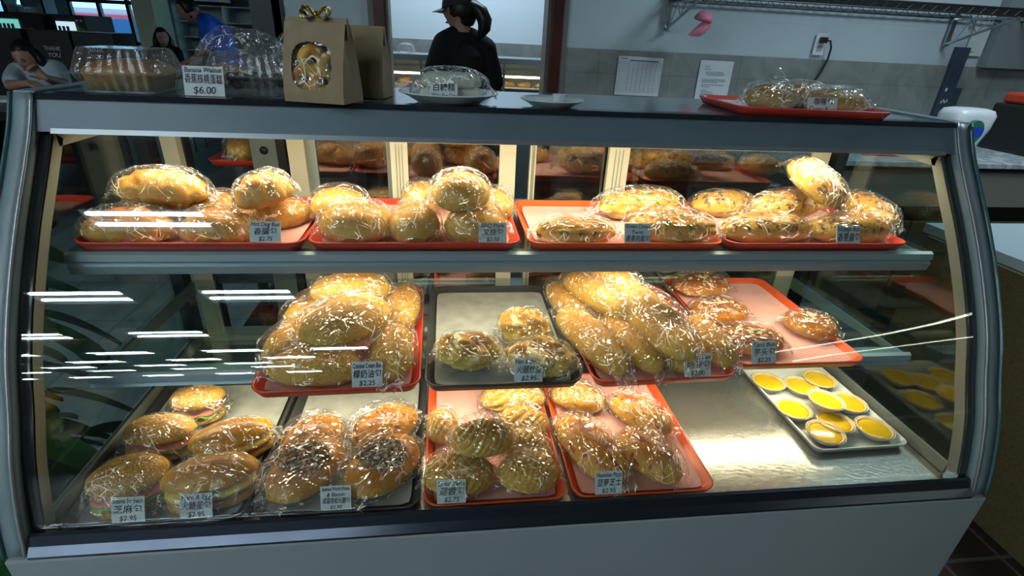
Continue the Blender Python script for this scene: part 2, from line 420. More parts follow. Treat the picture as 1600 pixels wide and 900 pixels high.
# ------------------------------------------------------------------ ceiling lights of the shop (seen as reflections in the curved glass)
def troffer(x, y):
    t = thing('ceiling_light', 'recessed fluorescent ceiling fixture with two tubes', 'ceiling light', (x, y, 2.92), group='fluorescent fixtures in rows on the shop ceiling')
    bm = bmesh.new()
    add_box(bm, -.33, .33, -.17, -.15, -.06, 0); add_box(bm, -.33, .33, .15, .17, -.06, 0)
    add_box(bm, -.33, -.31, -.15, .15, -.06, 0); add_box(bm, .31, .33, -.15, .15, -.06, 0); add_box(bm, -.31, .31, -.15, .15, -.008, 0)
    obj('fixture_frame', bm, cabinet_white, t)
    for s in (-.075, .075): obj('tube', box(-.30, .30, s-.016, s+.016, -.05, -.02), lamp_m, t)
for r_ in range(8):
    y = (-1.05, -2.32, -3.47, -4.66, -5.62, -6.36, -7.12, -8.3)[r_]
    for c_ in range(5):
        x = (-.94, -.74, -.62, -.50, -.35, -.25, -.15, 0)[r_] - 1.14*c_
        if r_ in (4,) : x -= .95
        if r_ >= 5: x -= 1.8
        if r_ == 2: x -= 1.15
        if r_ == 0 and c_ > 2: continue
        troffer(x, y)
def strip_light(x, y0, y1, label):
    t = thing('strip_light', label, 'ceiling light', (x, y0, 2.92))
    obj('housing', box(-.06, .06, 0, y1-y0, -.04, 0), cabinet_white, t)
    obj('tube', box(-.02, .02, .05, y1-y0-.05, -.07, -.04), emit('strip_tube', (.92, 1.0, .80), 12.0), t)
strip_light(6.1, -6.8, -2.6, 'long fluorescent strip along the right side of the shop ceiling')
strip_light(7.9, -9.0, -4.6, 'long fluorescent strip against the right wall of the shop')

# ------------------------------------------------------------------ the curved glass display case
PR = [(-.014, .55), (.003, .62), (.030, .70), (.065, .775), (.098, .85), (.134, .915), (.175, .98), (.224, 1.05), (.278, 1.12), (.322, 1.18), (.352, 1.232)]
def smooth_prof(n=44):
    """Catmull-Rom through PR"""
    P = [Vector((p[0], p[1], 0)) for p in PR]; P = [P[0]*2-P[1]] + P + [P[-1]*2-P[-2]]; out = []
    for i in range(1, len(P)-2):
        for k in range(4):
            t = k/4; a, b, c, d = P[i-1:i+3]
            out.append(.5*((2*b)+(c-a)*t+(2*a-5*b+4*c-d)*t*t+(3*b-a-3*c+d)*t**3))
    out.append(P[-2]); return [(v.x, v.y) for v in out]
PF = smooth_prof()
def off(d):
    """profile moved inwards (towards the goods) by d"""
    out = []
    for i, p in enumerate(PF):
        a = Vector(PF[max(0, i-1)]); b = Vector(PF[min(len(PF)-1, i+1)]); t = (b-a).normalized()
        out.append((p[0]+t.y*d, p[1]-t.x*d))
    return out
def strip(x0, x1, d0, d1, i0=0, i1=None):
    bm = bmesh.new(); A, B = off(d0)[i0:i1], off(d1)[i0:i1]
    rows = [[bm.verts.new((x, q[0], q[1])) for x, q in ((x0, a), (x1, a), (x1, b), (x0, b))] for a, b in zip(A, B)]
    for r, s in zip(rows, rows[1:]):
        for k in range(4): bm.faces.new((r[k], r[(k+1) % 4], s[(k+1) % 4], s[k]))
    bm.faces.new(rows[0][::-1]); bm.faces.new(rows[-1]); return bm
YB = .66
case = thing('display_case', 'long bakery display case with curved glass front and white base', 'display case', (0, 0, 0))
bm = bmesh.new(); add_box(bm, 0, 1.83, -.032, .70, .10, .55, .004); add_box(bm, .05, 1.78, .02, .66, 0, .10)
obj('base_cabinet', bm, cabinet_white, case)
bm = bmesh.new()
add_extrude(bm, [(-.030, .550), (-.030, .555), (-.020, .568), (-.013, .584), (-.007, .586), (-.004, .550)], 'x', .036, 1.794)
obj('front_sill', bm, chrome, case)
obj('deck', box(.012, 1.818, -.004, YB-.01, .550, .560), mat('ribbed_steel_deck', (.50, .50, .47), .26, .85, .5, .05, 30, .25, 130), case)
for s, nm in ((0, 'left'), (1, 'right')):
    X = (lambda v: v) if s == 0 else (lambda v: 1.83-v)
    obj('side_frame', strip(min(X(0), X(.034)), max(X(0), X(.034)), -.010, .020), frame_paint, case, True)
    obj('frame_bead', strip(min(X(.028), X(.034)), max(X(.028), X(.034)), -.014, -.010), alu, case, True)
    obj('frame_glass_edge', strip(min(X(-.004), X(0)), max(X(-.004), X(0)), -.014, .02), mat('green_glass_edge', (.05, .13, .14), .2), case, True)
    obj('top_side_rail', box(min(X(0), X(.034)), max(X(0), X(.034)), .345, .70, 1.212, 1.240, .002), frame_paint, case)
    obj('printed_glass_border', strip(min(X(.034), X(.052)), max(X(.034), X(.052)), .0062, .008, 1), black_print, case)
    bm = bmesh.new()
    add_extrude(bm, off(.012)[2:-4] + off(.034)[2:-4][::-1], 'x', min(X(.046), X(.052)), max(X(.046), X(.052)))
    add_box(bm, min(X(.046), X(.052)), max(X(.046), X(.052)), .03, YB-.02, .562, .590)
    add_box(bm, min(X(.046), X(.052)), max(X(.046), X(.052)), .335, YB-.02, 1.150, 1.172)
    obj('side_gasket', bm, strip_cream, case)
    gp = off(.008)[1:-3]
    obj('side_glass', extr(gp + [(YB, 1.17), (YB, .57)], 'x', min(X(.010), X(.015)), max(X(.010), X(.015))), side_glass_m, case)
    obj('corner_post', box(min(X(.004), X(.034)), max(X(.004), X(.034)), YB-.012, YB+.03, .55, 1.21), black_print, case)
bm = bmesh.new()
A, B = off(0), off(.005); i0 = 2
nx = 24; rows = []
for q in (A, B):
    rows.append([[bm.verts.new((.034+(1.83-.068)*i/nx, p[0], p[1])) for i in range(nx+1)] for p in q[i0:-2]])
for R_ in rows:
    for r, s2 in zip(R_, R_[1:]):
        for i in range(nx): bm.faces.new((r[i], r[i+1], s2[i+1], s2[i]))
for k in (0, -1):
    for i in range(nx): bm.faces.new((rows[0][k][i], rows[0][k][i+1], rows[1][k][i+1], rows[1][k][i]))
fg = obj('front_glass', bm, clear_glass, case, True)
# header and glass top
bm = bmesh.new()
add_extrude(bm, [(.345, 1.235), (.322, 1.190), (.316, 1.178), (.330, 1.176), (.40, 1.176), (.40, 1.228), (.36, 1.235)], 'x', .034, 1.796)
obj('header_rail', bm, header_mat, case)
obj('header_lip', extr([(.3155, 1.184), (.311, 1.176), (.335, 1.173), (.335, 1.176)], 'x', .06, 1.77), alu, case)
obj('header_line', extr([(.346, 1.236), (.3425, 1.229), (.3375, 1.229), (.345, 1.2375), (.37, 1.238), (.37, 1.236)], 'x', .034, 1.796), black_print, case)
obj('top_panel', box(.034, 1.796, .37, .70, 1.226, 1.236, .002), top_metal, case)
obj('case_roof', box(.034, 1.796, .40, .70, 1.186, 1.226), cabinet_white, case)
# shelves
def shelf(z, y0, drop, nm):
    g = obj('glass_shelf', box(.055, 1.775, y0, YB-.03, z-.008, z), shelf_glass, case)
    bm = bmesh.new()
    add_extrude(bm, [(y0-.004, z), (y0-.012, z-.004), (y0-.014, z-.016), (y0-.008, z-.020), (y0-.014, z-.026), (y0-.010, z-drop+.004), (y0-.002, z-drop), (y0+.030, z-drop), (y0+.034, z-.009), (y0, z-.009)], 'x', .055, 1.775)
    obj('shelf_nose', bm, mat('shelf_nose_metal', (.34, .43, .48), .38, .25), case)
    for x in (.058, 1.765):
        bm = bmesh.new(); add_extrude(bm, [(y0+.035, z-.009), (YB-.02, z-.009), (YB-.02, z-.045), (y0+.06, z-.024)], 'x', x, x+.006)
        obj('shelf_bracket', bm, alu, case)
shelf(.982, .262, .046, 'upper'); shelf(.755, .212, .030, 'lower')
# rear sliding doors
def slide(x0, x1, y, m, st=.04, zb=.575, zt=1.130):
    bm = bmesh.new()
    add_box(bm, x0, x0+st, y-.008, y+.008, zb, zt); add_box(bm, x1-st, x1, y-.008, y+.008, zb, zt)
    add_box(bm, x0+st, x1-st, y-.008, y+.008, zt-.016, zt); add_box(bm, x0+st, x1-st, y-.008, y+.008, zb, zb+.05)
    f = obj('sliding_door', bm, m, case)
    obj('door_glass', box(x0+st, x1-st, y-.002, y+.002, zb+.05, zt-.016), door_glass, f)
    bm = bmesh.new()
    for k in range(3): add_box(bm, x0+st*.3+k*st*.18, x0+st*.3+k*st*.18+.0015, y-.0095, y-.008, zb+.02, zt-.02)
    obj('stile_groove', bm, door_grey, f)
slide(.590, .905, YB, door_cream, .042)
slide(.945, 1.245, YB+.02, door_cream, .016)
slide(1.150, 1.775, YB, door_cream, .055)
slide(.385, .600, YB+.02, door_grey, .022)
bm = bmesh.new(); add_box(bm, .034, 1.796, YB-.014, YB+.04, 1.130, 1.186); add_box(bm, .034, 1.796, YB-.014, YB+.04, .560, .575)
obj('rear_frame', bm, mat('rear_frame_metal', (.42, .41, .34), .5), case)
bm = bmesh.new(); add_box(bm, .060, .095, YB-.006, YB+.02, .575, 1.13); add_box(bm, .345, .385, YB-.006, YB+.02, .575, 1.13)
obj('rear_stile', bm, mat('worn_cream_stile', (.42, .40, .32), .5), case)

# ------------------------------------------------------------------ trays, paper, cards
def tray(label, cx, cy, z, w, d, rot, m, pm, group=None, h=.019, r=.03, slope=.010):
    t = thing('serving_tray', label, 'tray', (cx, cy, z), (0, 0, rot), group)
    def ring(w_, d_, r_, z_):
        out = []
        for (sx, sy, a0) in ((1, 1, 0), (-1, 1, pi/2), (-1, -1, pi), (1, -1, 3*pi/2)):
            for k in range(7):
                a = a0+k*pi/12
                out.append((sx*(w_/2-r_)+cos(a)*r_, sy*(d_/2-r_)+sin(a)*r_, z_))
        return out
    prof = [(-2*slope, 0, .004), (0, h-.002, 0), (.001, h, 0), (-.004, h+.001, 0), (-.009, h-.001, 0), (-2*slope-.010, .004, 0)]
    bm = bmesh.new(); rs = []
    for dw, z_, dr in prof:
        rs.append([bm.verts.new(p) for p in ring(w+dw, d+dw, max(.008, r+dw/2), z_)])
    n = len(rs[0])
    for a, b in zip(rs, rs[1:]):
        for k in range(n): bm.faces.new((a[k], a[(k+1) % n], b[(k+1) % n], b[k]))
    bm.faces.new(rs[0][::-1]); bm.faces.new(rs[-1])
    obj('tray_body', bm, m, t, True)
    if pm:
        bm = bmesh.new(); nx, ny = 14, 18; W, D = w-2*slope-.016, d-2*slope-.016; V = {}; rnd = random.Random(label)
        ph = rnd.random()*9
        for i in range(nx+1):
            for j in range(ny+1):
                x = -W/2+W*i/nx; y = -D/2+D*j/ny
                e = max(abs(x)/(W/2), abs(y)/(D/2))
                zz = .0048+.0006*noise.noise(Vector((x*18+ph, y*18, 0)))+(.004*max(0, e-.93)/.07 if e > .93 else 0)
                cr = max(0, abs(x)-(W/2-.02))+max(0, abs(y)-(D/2-.02))
                if cr > .024: x *= .975; y *= .975
                V[i, j] = bm.verts.new((x, y, zz))
        for i in range(nx):
            for j in range(ny): bm.faces.new((V[i, j], V[i+1, j], V[i+1, j+1], V[i, j+1]))
        obj('tray_paper', bm, pm, t, True)
    return t
SZ, MZ, DZ = .9825, .7555, .5605
RG = 'red trays on the upper shelf of the case'
tray('red tray of sausage buns on the upper shelf, the leftmost', .266, .398, SZ, .395, .300, 0, tray_red, paper_pink)
tray('red tray of round pork buns on the upper shelf', .670, .400, SZ, .402, .300, 0, tray_red, paper_pink)
tray('red tray of green onion twists, half empty at its left end', 1.090, .400, SZ, .406, .300, 0, tray_orange, paper_pink)
tray('red tray of brown speckled rolls at the right end of upper shelf', 1.508, .400, SZ, .412, .300, 0, tray_red, paper_pink)
tray('red tray heaped with oval coconut buns on the lower shelf', .521, .322, MZ, .302, .430, .02, tray_red, paper_pink)
tray('dark grey tray lined with grey paper holding ham and cheese buns', .835, .322, MZ, .304, .430, 0, tray_black, paper_grey)
tray('red tray heaped with long cream rolls on the lower shelf', 1.150, .322, MZ, .302, .430, .03, tray_red, paper_pink)
tray('red tray of round almond buns at the right of lower shelf', 1.468, .362, MZ, .300, .430, .0, tray_orange, paper_pink)
tray('dark tray of filled sandwich buns at the left of the deck', .215, .220, DZ, .305, .430, 0, tray_black, paper_grey)
tray('dark tray of buns topped with meat floss', .525, .220, DZ, .296, .430, 0, tray_black, paper_grey)
tray('orange red tray of striped twist buns on the deck', .816, .220, DZ, .272, .430, 0, tray_orange, paper_pink)
tray('orange red tray of long cheese rolls on the deck', 1.108, .220, DZ, .290, .430, 0, tray_orange, paper_pink)
tray('small white enamel tray of egg tarts', 1.640, .262, DZ, .232, .330, .02, tray_white, None, r=.022)

def lettering(lines, parent, W, H, m=ink, seed=0, y=-.0012):
    """hand lettering as one mesh on the front (-y) face of a card standing in the xz plane; lines = [(text, rel_size)]"""
    bm = bmesh.new(); rnd = random.Random(seed); tot = sum(s for _, s in lines)*1.25; zc = H/2
    for text, s in lines:
        size = H*s/tot
        cu = bpy.data.curves.new('lettering', 'FONT'); cu.body = text; cu.size = size*1.15; cu.align_x = 'CENTER'; cu.resolution_u = 3
        cu.shear = rnd.uniform(.05, .3)
        cu.offset = size*.012
        to = bpy.data.objects.new('lettering', cu); COL.objects.link(to)
        me = bpy.data.meshes.new_from_object(to.evaluated_get(bpy.context.evaluated_depsgraph_get()))
        bpy.data.objects.remove(to); bpy.data.curves.remove(cu)
        zc -= size*1.25
        xs = [v.co.x for v in me.vertices] or [0]
        wid = max(xs)-min(xs); k = min(1, W*.92/max(wid, 1e-4)); a = rnd.uniform(-.03, .03)
        me.transform(Matrix.Translation((0, y, zc+size*.28)) @ Matrix.Rotation(a, 4, 'Y') @ Matrix.Rotation(pi/2, 4, 'X') @ Matrix.Diagonal((k, 1, 1, 1)))
        bm.from_mesh(me); bpy.data.meshes.remove(me)
    me = bpy.data.meshes.new('lettering'); bm.to_mesh(me); bm.free(); me.materials.append(m)
    o = bpy.data.objects.new('lettering', me); COL.objects.link(o); o.parent = parent
    return o

def card(loc, lines, label, W=.056, H=.040, lean=.42, yaw=0, seed=0):
    bm = box(-W/2, W/2, -.0006, .0006, -H/2, H/2)
    o = obj('price_card', bm, card_m); tag(o, label, 'price card')
    o.location = (loc[0], loc[1]+sin(lean)*H/2, loc[2]+cos(lean)*H/2+.001); o.rotation_euler = (-lean, 0, yaw)
    lettering(lines, o, W, H, seed=seed)
    return o

# ------------------------------------------------------------------ breads
def sph(n=4):
    bm = bmesh.new(); bmesh.ops.create_icosphere(bm, subdivisions=n, radius=1.0); return bm
def spow(v, e): return math.copysign(abs(v)**e, v)
def fbm(p, s, o=3):
    return noise.fractal(p*s, 1.0, 2.0, o)

def dough(L, W, H, seed, kind, sub=4):
    """closed lump of baked dough, flat underneath, z from 0 to H"""
    bm = sph(sub); RID = {}; lay = bm.verts.layers.float.new('ridge') if kind == 'lotus' else None; bm.verts.index_update(); sd = Vector((seed*3.17, seed*1.31, seed*.77))
    for v in bm.verts:
        n = v.co.copy(); x, y, z = n
        ex, ez = 1.0, 1.0
        if kind in ('cream', 'coconut', 'cheese', 'crumble'): ex = .85
        d = .05*fbm(n+sd, 1.3)
        if kind == 'hotdog':
            d += -.22*max(0, 1-abs(((x*1.6+y*.45+.5) % 1)-.5)*7) + .04
        elif kind == 'pork': d += .02*fbm(n+sd, 3)
        elif kind == 'scallion':
            d += .13*abs(sin(x*5.2+y*1.5+seed))*(.4+.6*max(0, z)) - .08+.06*fbm(n+sd, 4)
        elif kind == 'coconut': d += -.16*math.exp(-(y/.10)**2)*max(0, z)*max(0, 1-x*x*1.1)+.025*fbm(n+sd, 5)
        elif kind == 'ham':
            d += .34*abs(sin(x*3.3+sin(y*3+seed)*1.4))*max(0, z+.25)-.17+.14*fbm(n+sd, 2.5)
        elif kind == 'cream': d += .03*fbm(n+sd, 3)
        elif kind == 'almond':
            r_ = sqrt(x*x+y*y); a = atan2(y, x); d += .09*sin(r_*9+a*2)*max(0, z)-.18*max(0, .35-r_)*max(0, z)*2+.05*fbm(n+sd, 3)
        elif kind == 'crumble': d += .10*abs(sin(x*5+seed))*max(0, z)+.07*fbm(n+sd, 4)
        elif kind == 'lotus':
            a = atan2(z, y)+x*2.1+.5*sin(seed+x*2); rg = abs(sin(a*5.5)); d += .11*rg+.05*sin(x*3+seed)-.07; RID[v.index] = rg
        elif kind == 'cheese': d += .05*fbm(n+sd, 6)+.05*abs(sin(x*4+y*2))*max(0, z)
        elif kind == 'floss': d += -.28*math.exp(-((x*1.1)**2+(y*1.5)**2)/.16)*max(0, z)+.03*fbm(n+sd, 3)
        k = 1+d
        X = spow(x, ex)*k*L/2; Y = spow(y, .95)*k*W/2
        if z > 0: Z = H*.36+spow(z, .9)*k*H*.64
        else: Z = H*.36*(1-min(1, abs(z)*1.25)**1.3)
        if kind in ('hotdog', 'cream', 'cheese'): Z += -.10*H*(x*x)
        v.co = (X, Y, max(0, Z))
        if lay: v[lay] = RID[v.index]
    return bm

def bag(L, W, H, seed, res=1.0, tail=(1.12, 1.12)):
    """crinkled film pulled around a lump and gathered into flat tails at both ends"""
    rnd = random.Random(seed*7+1); nx, nt = int(54*res), int(64*res); bm = bmesh.new(); rows = []
    ph = [rnd.uniform(0, 6.28) for _ in range(6)]
    sd = Vector((seed*1.7, seed*.9, seed*2.3)); nf = rnd.randint(7, 10)
    for i in range(nx+1):
        s = -1+2*i/nx; tl = tail[0] if s < 0 else tail[1]
        X = s*L/2*tl*1.03
        q = abs(s)*tl
        env = sqrt(max(0, 1-min(q, 1)**2.6))
        fin = max(0, (abs(s)-.84)/.16)
        hw = W/2*(1.05*max(env, .0)+(.0 if env > .55 else (.62*(1-env/.55))*.75)+.05)
        hh = H/2*1.03*max(env, .05)+.0012
        zc = H*.5-fin*H*(.22+.1*sin(ph[0]))-(1-env)*H*.10
        row = []
        for k in range(nt):
            t = 2*pi*k/nt; c, z = cos(t), sin(t)
            fold = abs(sin(nf*t/2+ph[1]+s*2.2))
            wr = .055*fold*(.35+.65*abs(s)) + .10*abs(noise.noise(Vector((s*2.4+ph[2], c*3.2, z*3.2))+sd)) + .05*abs(noise.noise(Vector((s*7, c*7, z*7))+sd))
            rr = 1+wr*.9
            Y = spow(c, .85)*hw*rr; Z = zc+spow(z, .85)*hh*(rr if z > 0 else 1.0)
            if fin > 0: Y += 0; Z += fin*.006*sin(c*9+ph[3])
            row.append(bm.verts.new((X+.004*noise.noise(Vector((c*4, z*4, s*5))+sd), Y, max(.0006, Z))))
        rows.append(row)
    for a, b in zip(rows, rows[1:]):
        for k in range(nt): bm.faces.new((a[k], a[(k+1) % nt], b[(k+1) % nt], b[k]))
    bm.faces.new(rows[0][::-1]); bm.faces.new(rows[-1])
    return bm

CR = {
 'hotdog': crust('sausage_bun_crust', (.80, .52, .16), (.68, .33, .06), (.46, .14, .025), split=(.2, .85)),
 'pork': crust('pork_bun_crust', (.80, .52, .18), (.66, .34, .07), (.52, .18, .03), split=(.25, .95)),
 'scallion': crust('green_onion_crust', (.82, .58, .20), (.72, .36, .07), (.50, .17, .03), fleck=(.07, .13, .03), fscale=55, fth=.57, split=(.2, .7)),
 'coconut': crust('crumbed_coconut_crust', (.82, .52, .15), (.74, .37, .07), (.52, .17, .025), fine=(.86, .66, .32), split=(.15, .85), rough=.6),
 'ham': crust('cheese_bun_crust', (.90, .68, .26), (.80, .46, .10), (.45, .14, .02), fleck=(.92, .80, .42), fscale=30, fth=.56, split=(.2, .85), nsc=22),
 'cream': crust('crumbed_cream_roll_crust', (.84, .56, .17), (.74, .38, .08), (.50, .17, .03), fine=(.80, .56, .24), split=(.2, .8), rough=.55),
 'almond': crust('glazed_almond_crust', (.85, .52, .14), (.70, .28, .04), (.30, .08, .015), split=(.2, .6), rough=.3, nsc=24),
 'crumble': crust('speckled_roll_crust', (.84, .60, .22), (.74, .42, .10), (.45, .18, .04), fleck=(.16, .07, .025), fscale=75, fth=.55, split=(.2, .75)),
 'lotus': crust('striped_twist_crust', (.86, .58, .20), (.72, .38, .08), (.52, .22, .04), ridge=True, split=(.2, .9)),
 'cheese': crust('baked_cheese_crust', (.88, .58, .18), (.82, .40, .08), (.58, .20, .03), fleck=(.34, .06, .03), fscale=48, fth=.55, split=(.2, .85)),
 'spotted': crust('spotted_egg_crust', (.85, .52, .13), (.74, .34, .05), (.50, .15, .02), fleck=(.22, .07, .02), fscale=60, fth=.56, split=(.15, .75), rough=.3),
 'floss': crust('golden_egg_crust', (.85, .52, .13), (.74, .34, .05), (.50, .15, .02), split=(.15, .75), rough=.3),
 'sesame': crust('sesame_seed_crust', (.76, .44, .12), (.60, .28, .06), (.38, .14, .03), fine=(.85, .66, .34), split=(.1, .7)),
 'plain': crust('smooth_golden_crust', (.86, .55, .15), (.74, .38, .05), (.50, .18, .02), split=(.15, .75), rough=.3),
}
crumb = mat('pale_bread_crumb', (.80, .62, .32), .8, var=.1, vscale=40, bump=.3)
sausage_m = mat('sausage_skin', (.22, .05, .025), .35)
ham_m = mat('pink_ham', (.62, .22, .17), .45, var=.15, vscale=40)
cheese_m = mat('yellow_cheese', (.85, .62, .12), .4)
lettuce_m = mat('green_lettuce', (.22, .42, .06), .5, var=.4, vscale=50)
floss_m = mat('brown_meat_floss', (.20, .12, .06), .85, var=.6, vscale=120)
floss2_m = mat('pale_floss_crumb', (.62, .50, .36), .8, var=.3, vscale=120)
almond_m = mat('sliced_almond', (.86, .70, .42), .6, var=.12, vscale=80)
NAMES = dict(hotdog='sausage_bun', pork='pork_bun', scallion='green_onion_twist', coconut='coconut_bun', ham='ham_cheese_bun', cream='cream_roll',
             almond='almond_bun', crumble='speckled_roll', lotus='lotus_twist_bun', cheese='cheese_roll', floss='floss_bun', spotted='floss_bun', sesame_sandwich='sesame_sandwich_bun', plain_sandwich='ham_sandwich_bun')
GROUPS = dict(hotdog='wrapped sausage buns on the upper shelf', pork='wrapped round pork buns on the upper shelf', scallion='wrapped green onion twists', crumble='wrapped speckled rolls on the upper shelf',
             coconut='wrapped coconut buns on the lower shelf', ham='wrapped ham and cheese buns', cream='wrapped cream rolls on the lower shelf', almond='wrapped almond buns', sesame_sandwich='wrapped sandwich buns on the deck',
             plain_sandwich='wrapped sandwich buns on the deck', floss='wrapped floss buns on the deck', spotted='wrapped floss buns on the deck', lotus='wrapped striped twist buns', cheese='wrapped cheese rolls on the deck')
SEED = [0]
def bread(kind, s, W, H, label, tail=(1.14, 1.14), wrap=True):
    SEED[0] += 1; sd = SEED[0]; L = s[3]*.97
    R_ = Euler((0, -s[5], s[4])).to_matrix(); c = Vector(s[:3])-R_ @ Vector((0, 0, H/2))
    t = thing(NAMES[kind], label, 'bread', c, (0, -s[5], s[4]), GROUPS[kind])
    if kind.endswith('_sandwich'):
        cr = CR['sesame'] if kind[0] == 's' else CR['plain']
        bm = dough(L, W, H*.62, sd, 'pork', 4); bmesh.ops.translate(bm, verts=bm.verts, vec=(0, .004, H*.40))
        bmesh.ops.rotate(bm, verts=bm.verts, cent=(0, W/2, H*.4), matrix=Matrix.Rotation(-.13, 3, 'X')); 
        obj('top_half', bm, cr, t, True)
        bm = dough(L*.98, W, H*.42, sd+50, 'pork', 4); obj('bottom_half', bm, cr, t, True)
        rnd = random.Random(sd)
        def sheet(z, ext, th, m, nm, wav):
            bm = bmesh.new(); nx = 30; V = []
            for j in range(7):
                v_ = -1+2*j/6; row = []
                for i in range(nx+1):
                    u = -1+2*i/nx; e = sqrt(max(0, 1-u*u*.9))
                    row.append(bm.verts.new((u*L*.46, -v_*W*.5*ext*e if v_ > 0 else -v_*W*.35*e, z+wav*sin(u*11+v_*4+sd)*max(0, v_)-max(0, v_)*.004)))
                V.append(row)
            for a, b in zip(V, V[1:]):
                for i in range(nx): bm.faces.new((a[i], a[i+1], b[i+1], b[i]))
            g = bmesh.ops.extrude_face_region(bm, geom=list(bm.faces)); bmesh.ops.translate(bm, verts=[v for v in g['geom'] if isinstance(v, bmesh.types.BMVert)], vec=(0, 0, th))
            obj(nm, bm, m, t, True)
        if kind[0] == 's': sheet(H*.38, .99, .003, lettuce_m, 'lettuce', .006); sheet(H*.45, .88, .003, ham_m, 'ham_slice', .003)
        else: sheet(H*.40, .90, .004, ham_m, 'ham_slice', .0015); sheet(H*.47, .93, .006, cheese_m, 'egg_slice', .001)
    else:
        obj('crust', dough(L, W, H, sd, kind, 5 if kind in ('lotus', 'ham', 'scallion') else 4), CR[kind], t, True)
        if kind in ('hotdog', 'scallion'):
            a = .47 if kind == 'hotdog' else .44
            obj('sausage', tube([(-L*a-.006, 0, H*.36), (-L*a, 0, H*.37), (0, 0, H*.42), (L*a, 0, H*.37), (L*a+.006, 0, H*.36)], [.006, .0105, .0105, .0105, .006], 12), sausage_m, t, True)
        if kind == 'almond':
            bm = bmesh.new(); rnd = random.Random(sd)
            for _ in range(26):
                a = rnd.uniform(0, 6.28); r_ = rnd.uniform(.02, .36)*L; z = H*(1.0-.40*(r_/(L*.5))**2)
                M = Matrix.Translation((cos(a)*r_, sin(a)*r_*W/L, z)) @ Euler((rnd.uniform(-.5, .5), rnd.uniform(-.5, .5), rnd.uniform(0, 6))).to_matrix().to_4x4() @ Matrix.Diagonal((.0085, .005, .001, 1))
                bmesh.ops.create_icosphere(bm, subdivisions=1, radius=1, matrix=M)
            tag(obj('almond_slices', bm, almond_m, t, True), kind='stuff')
        if kind == 'floss':
            for nm, m, cnt, seed2 in (('meat_floss', floss_m, 420, 1), ('floss_crumbs', floss2_m, 120, 2)):
                bm = bmesh.new(); rnd = random.Random(sd*3+seed2)
                for _ in range(cnt):
                    a = rnd.uniform(0, 6.28); r_ = sqrt(rnd.random())
                    x = cos(a)*r_*L*.27; y = sin(a)*r_*W*.38
                    z = H*(.80+.20*(1-r_*r_))+rnd.uniform(-.003, .004)
                    k = rnd.uniform(.0028, .0058)
                    M = Matrix.Translation((x, y, z)) @ Euler((rnd.uniform(-1, 1), rnd.uniform(-1, 1), rnd.uniform(0, 6))).to_matrix().to_4x4() @ Matrix.Diagonal((k*1.5, k*.6, k*.7, 1))
                    bmesh.ops.create_icosphere(bm, subdivisions=1, radius=1, matrix=M)
                tag(obj(nm, bm, m, t, True), kind='stuff')
    if wrap: obj('cellophane_bag', bag(L*1.03, W*1.06, H*1.06, sd, 1.0, tail), film, t, True)
    return t

bread('hotdog', (0.149, 0.302, 1.018, 0.158, 0.057, 0.0), .085, .062, 'sausage bun at the front left corner of the leftmost upper tray')
bread('hotdog', (0.305, 0.302, 1.018, 0.141, -0.035, 0.0), .085, .062, 'sausage bun left of the hot dog bun card in the leftmost upper tray')
bread('hotdog', (0.145, 0.415, 1.02, 0.125, 0.104, 0.0), .08, .06, 'sausage bun in the back left corner of the leftmost upper tray, under another bun')
bread('hotdog', (0.264, 0.399, 1.022, 0.111, 0.19, 0.0), .08, .06, 'reddish sausage bun at the back middle of the leftmost upper tray')
bread('hotdog', (0.19, 0.359, 1.076, 0.17, -0.053, 0.0), .075, .06, 'sausage bun lying on top of the back row in the leftmost upper tray')
bread('hotdog', (0.381, 0.334, 1.079, 0.108, 0.231, 0.252), .07, .058, 'sausage bun propped up with its sausage end showing, right of the leftmost upper tray')
bread('hotdog', (0.384, 0.384, 1.018, 0.127, 0.481, 0.0), .075, .06, 'sausage bun at the right end of the leftmost upper tray, under the propped one')
bread('pork', (0.553, 0.312, 1.023, 0.147, 0.014, 0.0), .105, .07, 'round pork bun at the front left of its upper shelf tray')
bread('pork', (0.503, 0.417, 1.026, 0.125, -0.04, 0.0), .10, .07, 'round pork bun at the back left of its upper shelf tray')
bread('pork', (0.666, 0.31, 1.023, 0.103, 0.019, 0.0), .10, .072, 'golden round pork bun in the front middle, between its two front neighbours')
bread('pork', (0.785, 0.31, 1.023, 0.128, 0.016, 0.0), .10, .07, 'round pork bun behind the BBQ pork card at the front right')
bread('pork', (0.672, 0.479, 1.026, 0.088, 0.045, 0.0), .09, .07, 'round pork bun at the back centre, mostly hidden by the stacked one')
bread('pork', (0.832, 0.44, 1.023, 0.09, -0.078, 0.0), .09, .068, 'round pork bun at the back right corner of the pork bun tray')
bread('pork', (0.756, 0.326, 1.083, 0.121, 0.05, 0.0), .10, .07, 'round pork bun stacked on top of the others in its tray')
bread('scallion', (0.987, 0.294, 1.013, 0.172, 0.012, 0.0), .07, .052, 'small green onion twist with sausage end showing, front left of its tray')
bread('scallion', (1.192, 0.303, 1.02, 0.199, -0.045, 0.0), .085, .062, 'long green onion twist at the front right, beside the green onion card')
bread('scallion', (1.177, 0.461, 1.023, 0.225, 0.156, 0.0), .085, .065, 'large golden green onion twist at the back of its half empty tray')
bread('crumble', (1.409, 0.312, 1.016, 0.209, 0.014, 0.0), .08, .055, 'speckled roll at the front left of the rightmost upper tray')
bread('crumble', (1.603, 0.309, 1.016, 0.198, 0.081, 0.0), .085, .058, 'speckled roll behind the card at the front right of the rightmost upper tray')
bread('crumble', (1.405, 0.49, 1.016, 0.173, 0.035, 0.0), .08, .055, 'speckled roll at the back left of the rightmost upper tray')
bread('crumble', (1.512, 0.41, 1.038, 0.205, 0.277, 0.049), .085, .06, 'speckled golden roll in the middle, under the upright one')
